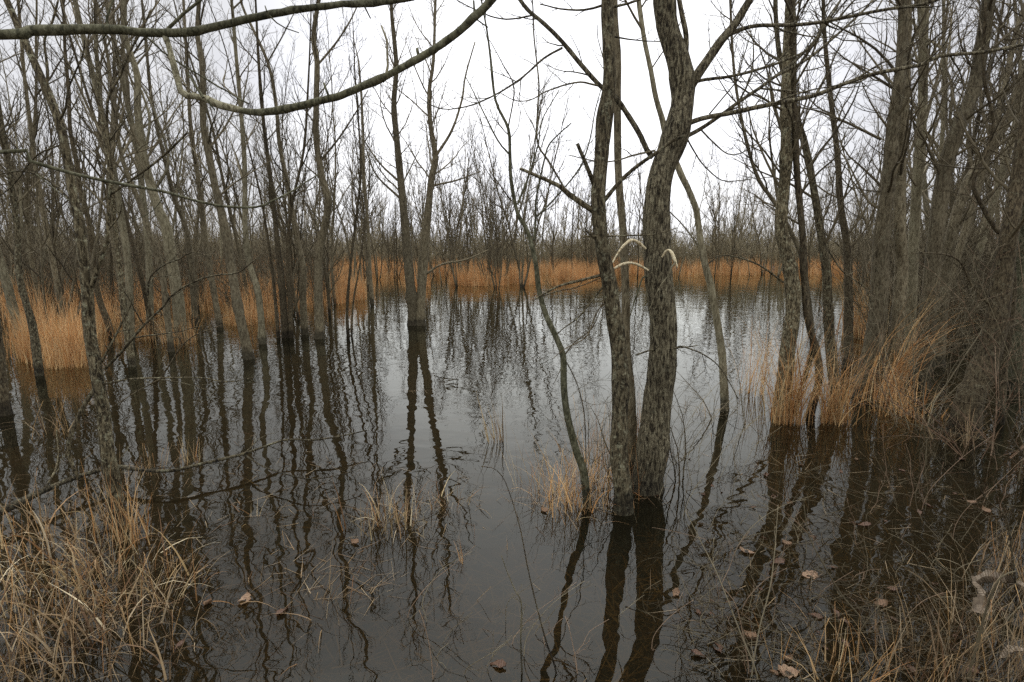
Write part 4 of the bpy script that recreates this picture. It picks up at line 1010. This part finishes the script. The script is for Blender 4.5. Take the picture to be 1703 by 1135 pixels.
shrub('hanging fine twigs shrub in the water just right of the thickest trunk', 1128, 800, 1.2, 509, M_TWIG, 4, 'bare shrubs by the front trunks')
# ------------------------------------------------------------------ dead leaves
def leaf_mesh(seed, L, mat):
    rng = np.random.default_rng(seed); n, m = 11, 5; V = []
    for i in range(n):
        t = i / (n - 1); w = L * (.26 + .05 * (seed % 4)) * math.sin(PI * min(1, t * 1.02 + .02)) ** (.6 + .15 * (seed % 3)) * (1 - .35 * t) * (1 + .16 * math.sin(i * 2.1 + seed * 1.7))
        for j in range(m):
            s = j / (m - 1) * 2 - 1
            V.append([L * (t - .5), s * w * (1 + rng.normal(0, .06)), (.08 + .10 * (seed % 3)) * L * (abs(s - .2 * math.sin(seed)) ** 1.5) + .09 * L * math.sin(t * 4.5 + seed) + .03 * L * math.sin(9 * t + 3 * s) + rng.normal(0, .006) * L])
    i = (np.arange(n - 1)[:, None] * m + np.arange(m - 1)[None, :]).ravel(); F = np.stack([i, i + m, i + m + 1, i + 1], -1)
    V = np.array(V); V[:, 2] -= V[:, 2].min()
    k = len(V); V2 = V.copy(); V2[:, 2] -= .0012
    V = np.vstack([V, V2]); F = np.vstack([F, F[:, ::-1] + k])
    w = Wood(); w.add([[L * .5, 0, .06 * L], [L * .62, .01, .07 * L], [L * .74, .03 * L, .05 * L]], [.0012, .001, .001], 3); v, f = w.arrays()
    return mesh_from('leaf', np.vstack([V, v]), [np.vstack([F, f[0] + 2 * k]), f[1] + 2 * k], mat)
LM = [leaf_mesh(s, L, m) for s, L, m in [(1, .07, M_LEAF_BROWN), (2, .06, M_LEAF_TAN), (3, .085, M_LEAF_TAN), (4, .05, M_LEAF_BROWN), (5, .13, M_LEAF_PALE), (6, .10, M_LEAF_PALE)]]
def leaf(px, py, k, label, group, z=-.004, tilt=.10):
    B = on_water(px, py, z); o = link('leaf', LM[k], None, B); o.rotation_euler = (rg.gauss(0, tilt), rg.gauss(0, tilt), rg.uniform(0, 6.28)); tag(o, label, 'leaf', group); return o
GL = 'dead leaves floating on the pond'
leaf(1242, 920, 2, 'curled tan leaf afloat at the lower right, nearest the thickest trunk reflection', GL)
leaf(1346, 959, 2, 'broad tan leaf afloat in the dark water right of the curled one', GL)
leaf(1312, 840, 1, 'small bright leaf afloat below the orange-footed right trunk', GL)
leaf(1272, 898, 3, 'small brown leaf afloat just above the curled tan one', GL)
leaf(345, 1006, 1, 'tan leaf afloat beside the bottom left bank', GL)
leaf(408, 1000, 2, 'lighter tan leaf afloat right of the bank leaf', GL)
leaf(1438, 876, 0, 'brown leaf pair-mate afloat in the right shade', GL)
leaf(1420, 872, 3, 'dark little leaf afloat beside the shaded brown leaf', GL)
leaf(828, 1110, 0, 'brown leaf stuck among shoots at the bottom middle', GL)
leaf(1310, 1120, 2, 'large brown leaf at the bottom edge, lower right', GL)
for _x, _y, _k, _l in [(905, 852, 1, 'small tan leaf washed against the rusty tuft by the crooked sapling'), (1092, 826, 3, 'small brown leaf touching the foot of the thickest trunk'), (470, 1020, 0, 'brown leaf afloat by the wispy lying straws'), (300, 1075, 3, 'dark leaf between the arched tussock and open water'), (590, 905, 1, 'small tan leaf afloat below the bent pale tuft')]:
    leaf(_x, _y, _k, _l, GL)
GB = 'big pale dead leaves on the bottom right bank'
leaf(1622, 985, 5, 'pale leathery leaf, uppermost on the bottom right bank', GB, .07, .35)
leaf(1648, 975, 4, 'pale leathery leaf curled beside the uppermost one', GB, .08, .35)
leaf(1690, 985, 4, 'whitish leathery leaf at the right edge of the bank', GB, .08, .35)
leaf(1625, 1018, 4, 'largest pale leathery leaf lying lower on the bank', GB, .08, .3)
leaf(1690, 1090, 5, 'greyish leathery leaf in the bottom right corner', GB, .10, .35)
for q in range(80):
    x = 1700 - 580 * rg.random() ** .8; y = rg.uniform(760, 1130)
    leaf(x, y, rg.choice([0, 3, 0, 1]), 'small dark leaf lying in the murky scrub water at the lower right', 'small dark leaves in the lower right shallows', rg.choice([-.003, -.006, -.03])).scale = [rg.uniform(.5, 1.1)] * 3
# drowned litter on the bed, seen through the clear water close by
def litter():
    rng = np.random.default_rng(9); n = 5200
    px = rng.uniform(300, 1700, n); py = 760 + 375 * rng.random(n) ** .7
    B = np.array([on_water(a, b, -.26) for a, b in zip(px, py)])
    V, F = blades(rng, B, rng.uniform(.05, .4, n), rng.uniform(.002, .012, n), rng.uniform(1.2, 1.6, n), rng.uniform(-.2, .3, n), 3)
    w = Wood()
    for q in range(260):
        b = B[rng.integers(n)]; a = rng.uniform(0, 6.28); grow(w, rng, b, np.array([math.cos(a), math.sin(a), .12]), rng.uniform(.2, .9), .004, 1, .0015, .0, .12, (3,))
    v, f = w.arrays()
    k = len(V); o = link('litter', mesh_from('litter', np.vstack([V, v]), [np.vstack([F, f[0] + k]), f[1] + k], M_STRAW_DULL, False))
    tag(o, 'drowned straw and twigs on the pond bed showing through clear water', 'litter', kind='stuff')
litter()
def twigs():
    rng = np.random.default_rng(29); w = Wood()
    for q in range(300):
        px = 1700 - 560 * rng.random() ** .9; py = rng.uniform(780, 1130); P = on_water(px, py, .004 + .05 * rng.random() * (py > 950)); a = rng.uniform(0, 6.28)
        grow(w, rng, P, np.array([math.cos(a), math.sin(a), rng.uniform(-.02, .25)]), rng.uniform(.12, .6), rng.uniform(.001, .0026), 1, .0008, .0, .16, (3,), (25, 60), seg=8)
    o = link('fallen_twigs', w.build('fallen_twigs', M_TWIG)); tag(o, 'tangle of thin fallen twigs lying in the lower right shallows', 'twigs', kind='stuff')
twigs()
# limp straws and scum lying on the surface near the tufts
def floating():
    rng = np.random.default_rng(19); L = []
    for (cx, cy, sx, sy, n) in [(560, 960, 60, 26, 90), (700, 850, 60, 30, 60), (940, 835, 50, 16, 60), (200, 850, 140, 60, 160), (1500, 830, 120, 60, 60), (1350, 760, 90, 30, 40), (470, 790, 90, 40, 60), (1400, 1030, 160, 60, 60), (1060, 822, 26, 8, 26), (1300, 705, 50, 8, 40), (695, 545, 14, 3, 14)]:
        px = rng.normal(cx, sx, n); py = np.clip(rng.normal(cy, sy, n), 650, 1130)
        B = np.array([on_water(a, b, .002) for a, b in zip(px, py)])
        L.append(blades(rng, B, rng.uniform(.03, .24, n), rng.uniform(.0015, .004, n), np.full(n, 1.56), rng.uniform(-.25, .0, n), 4))
    V, F = join(L); V[:, 2] = np.maximum(V[:, 2], .0015)
    o = link('floating_straw', mesh_from('floating_straw', V, F, M_STRAW_DULL, False)); tag(o, 'loose straws scattered flat on the water round the tufts', 'straw', kind='stuff')
floating()
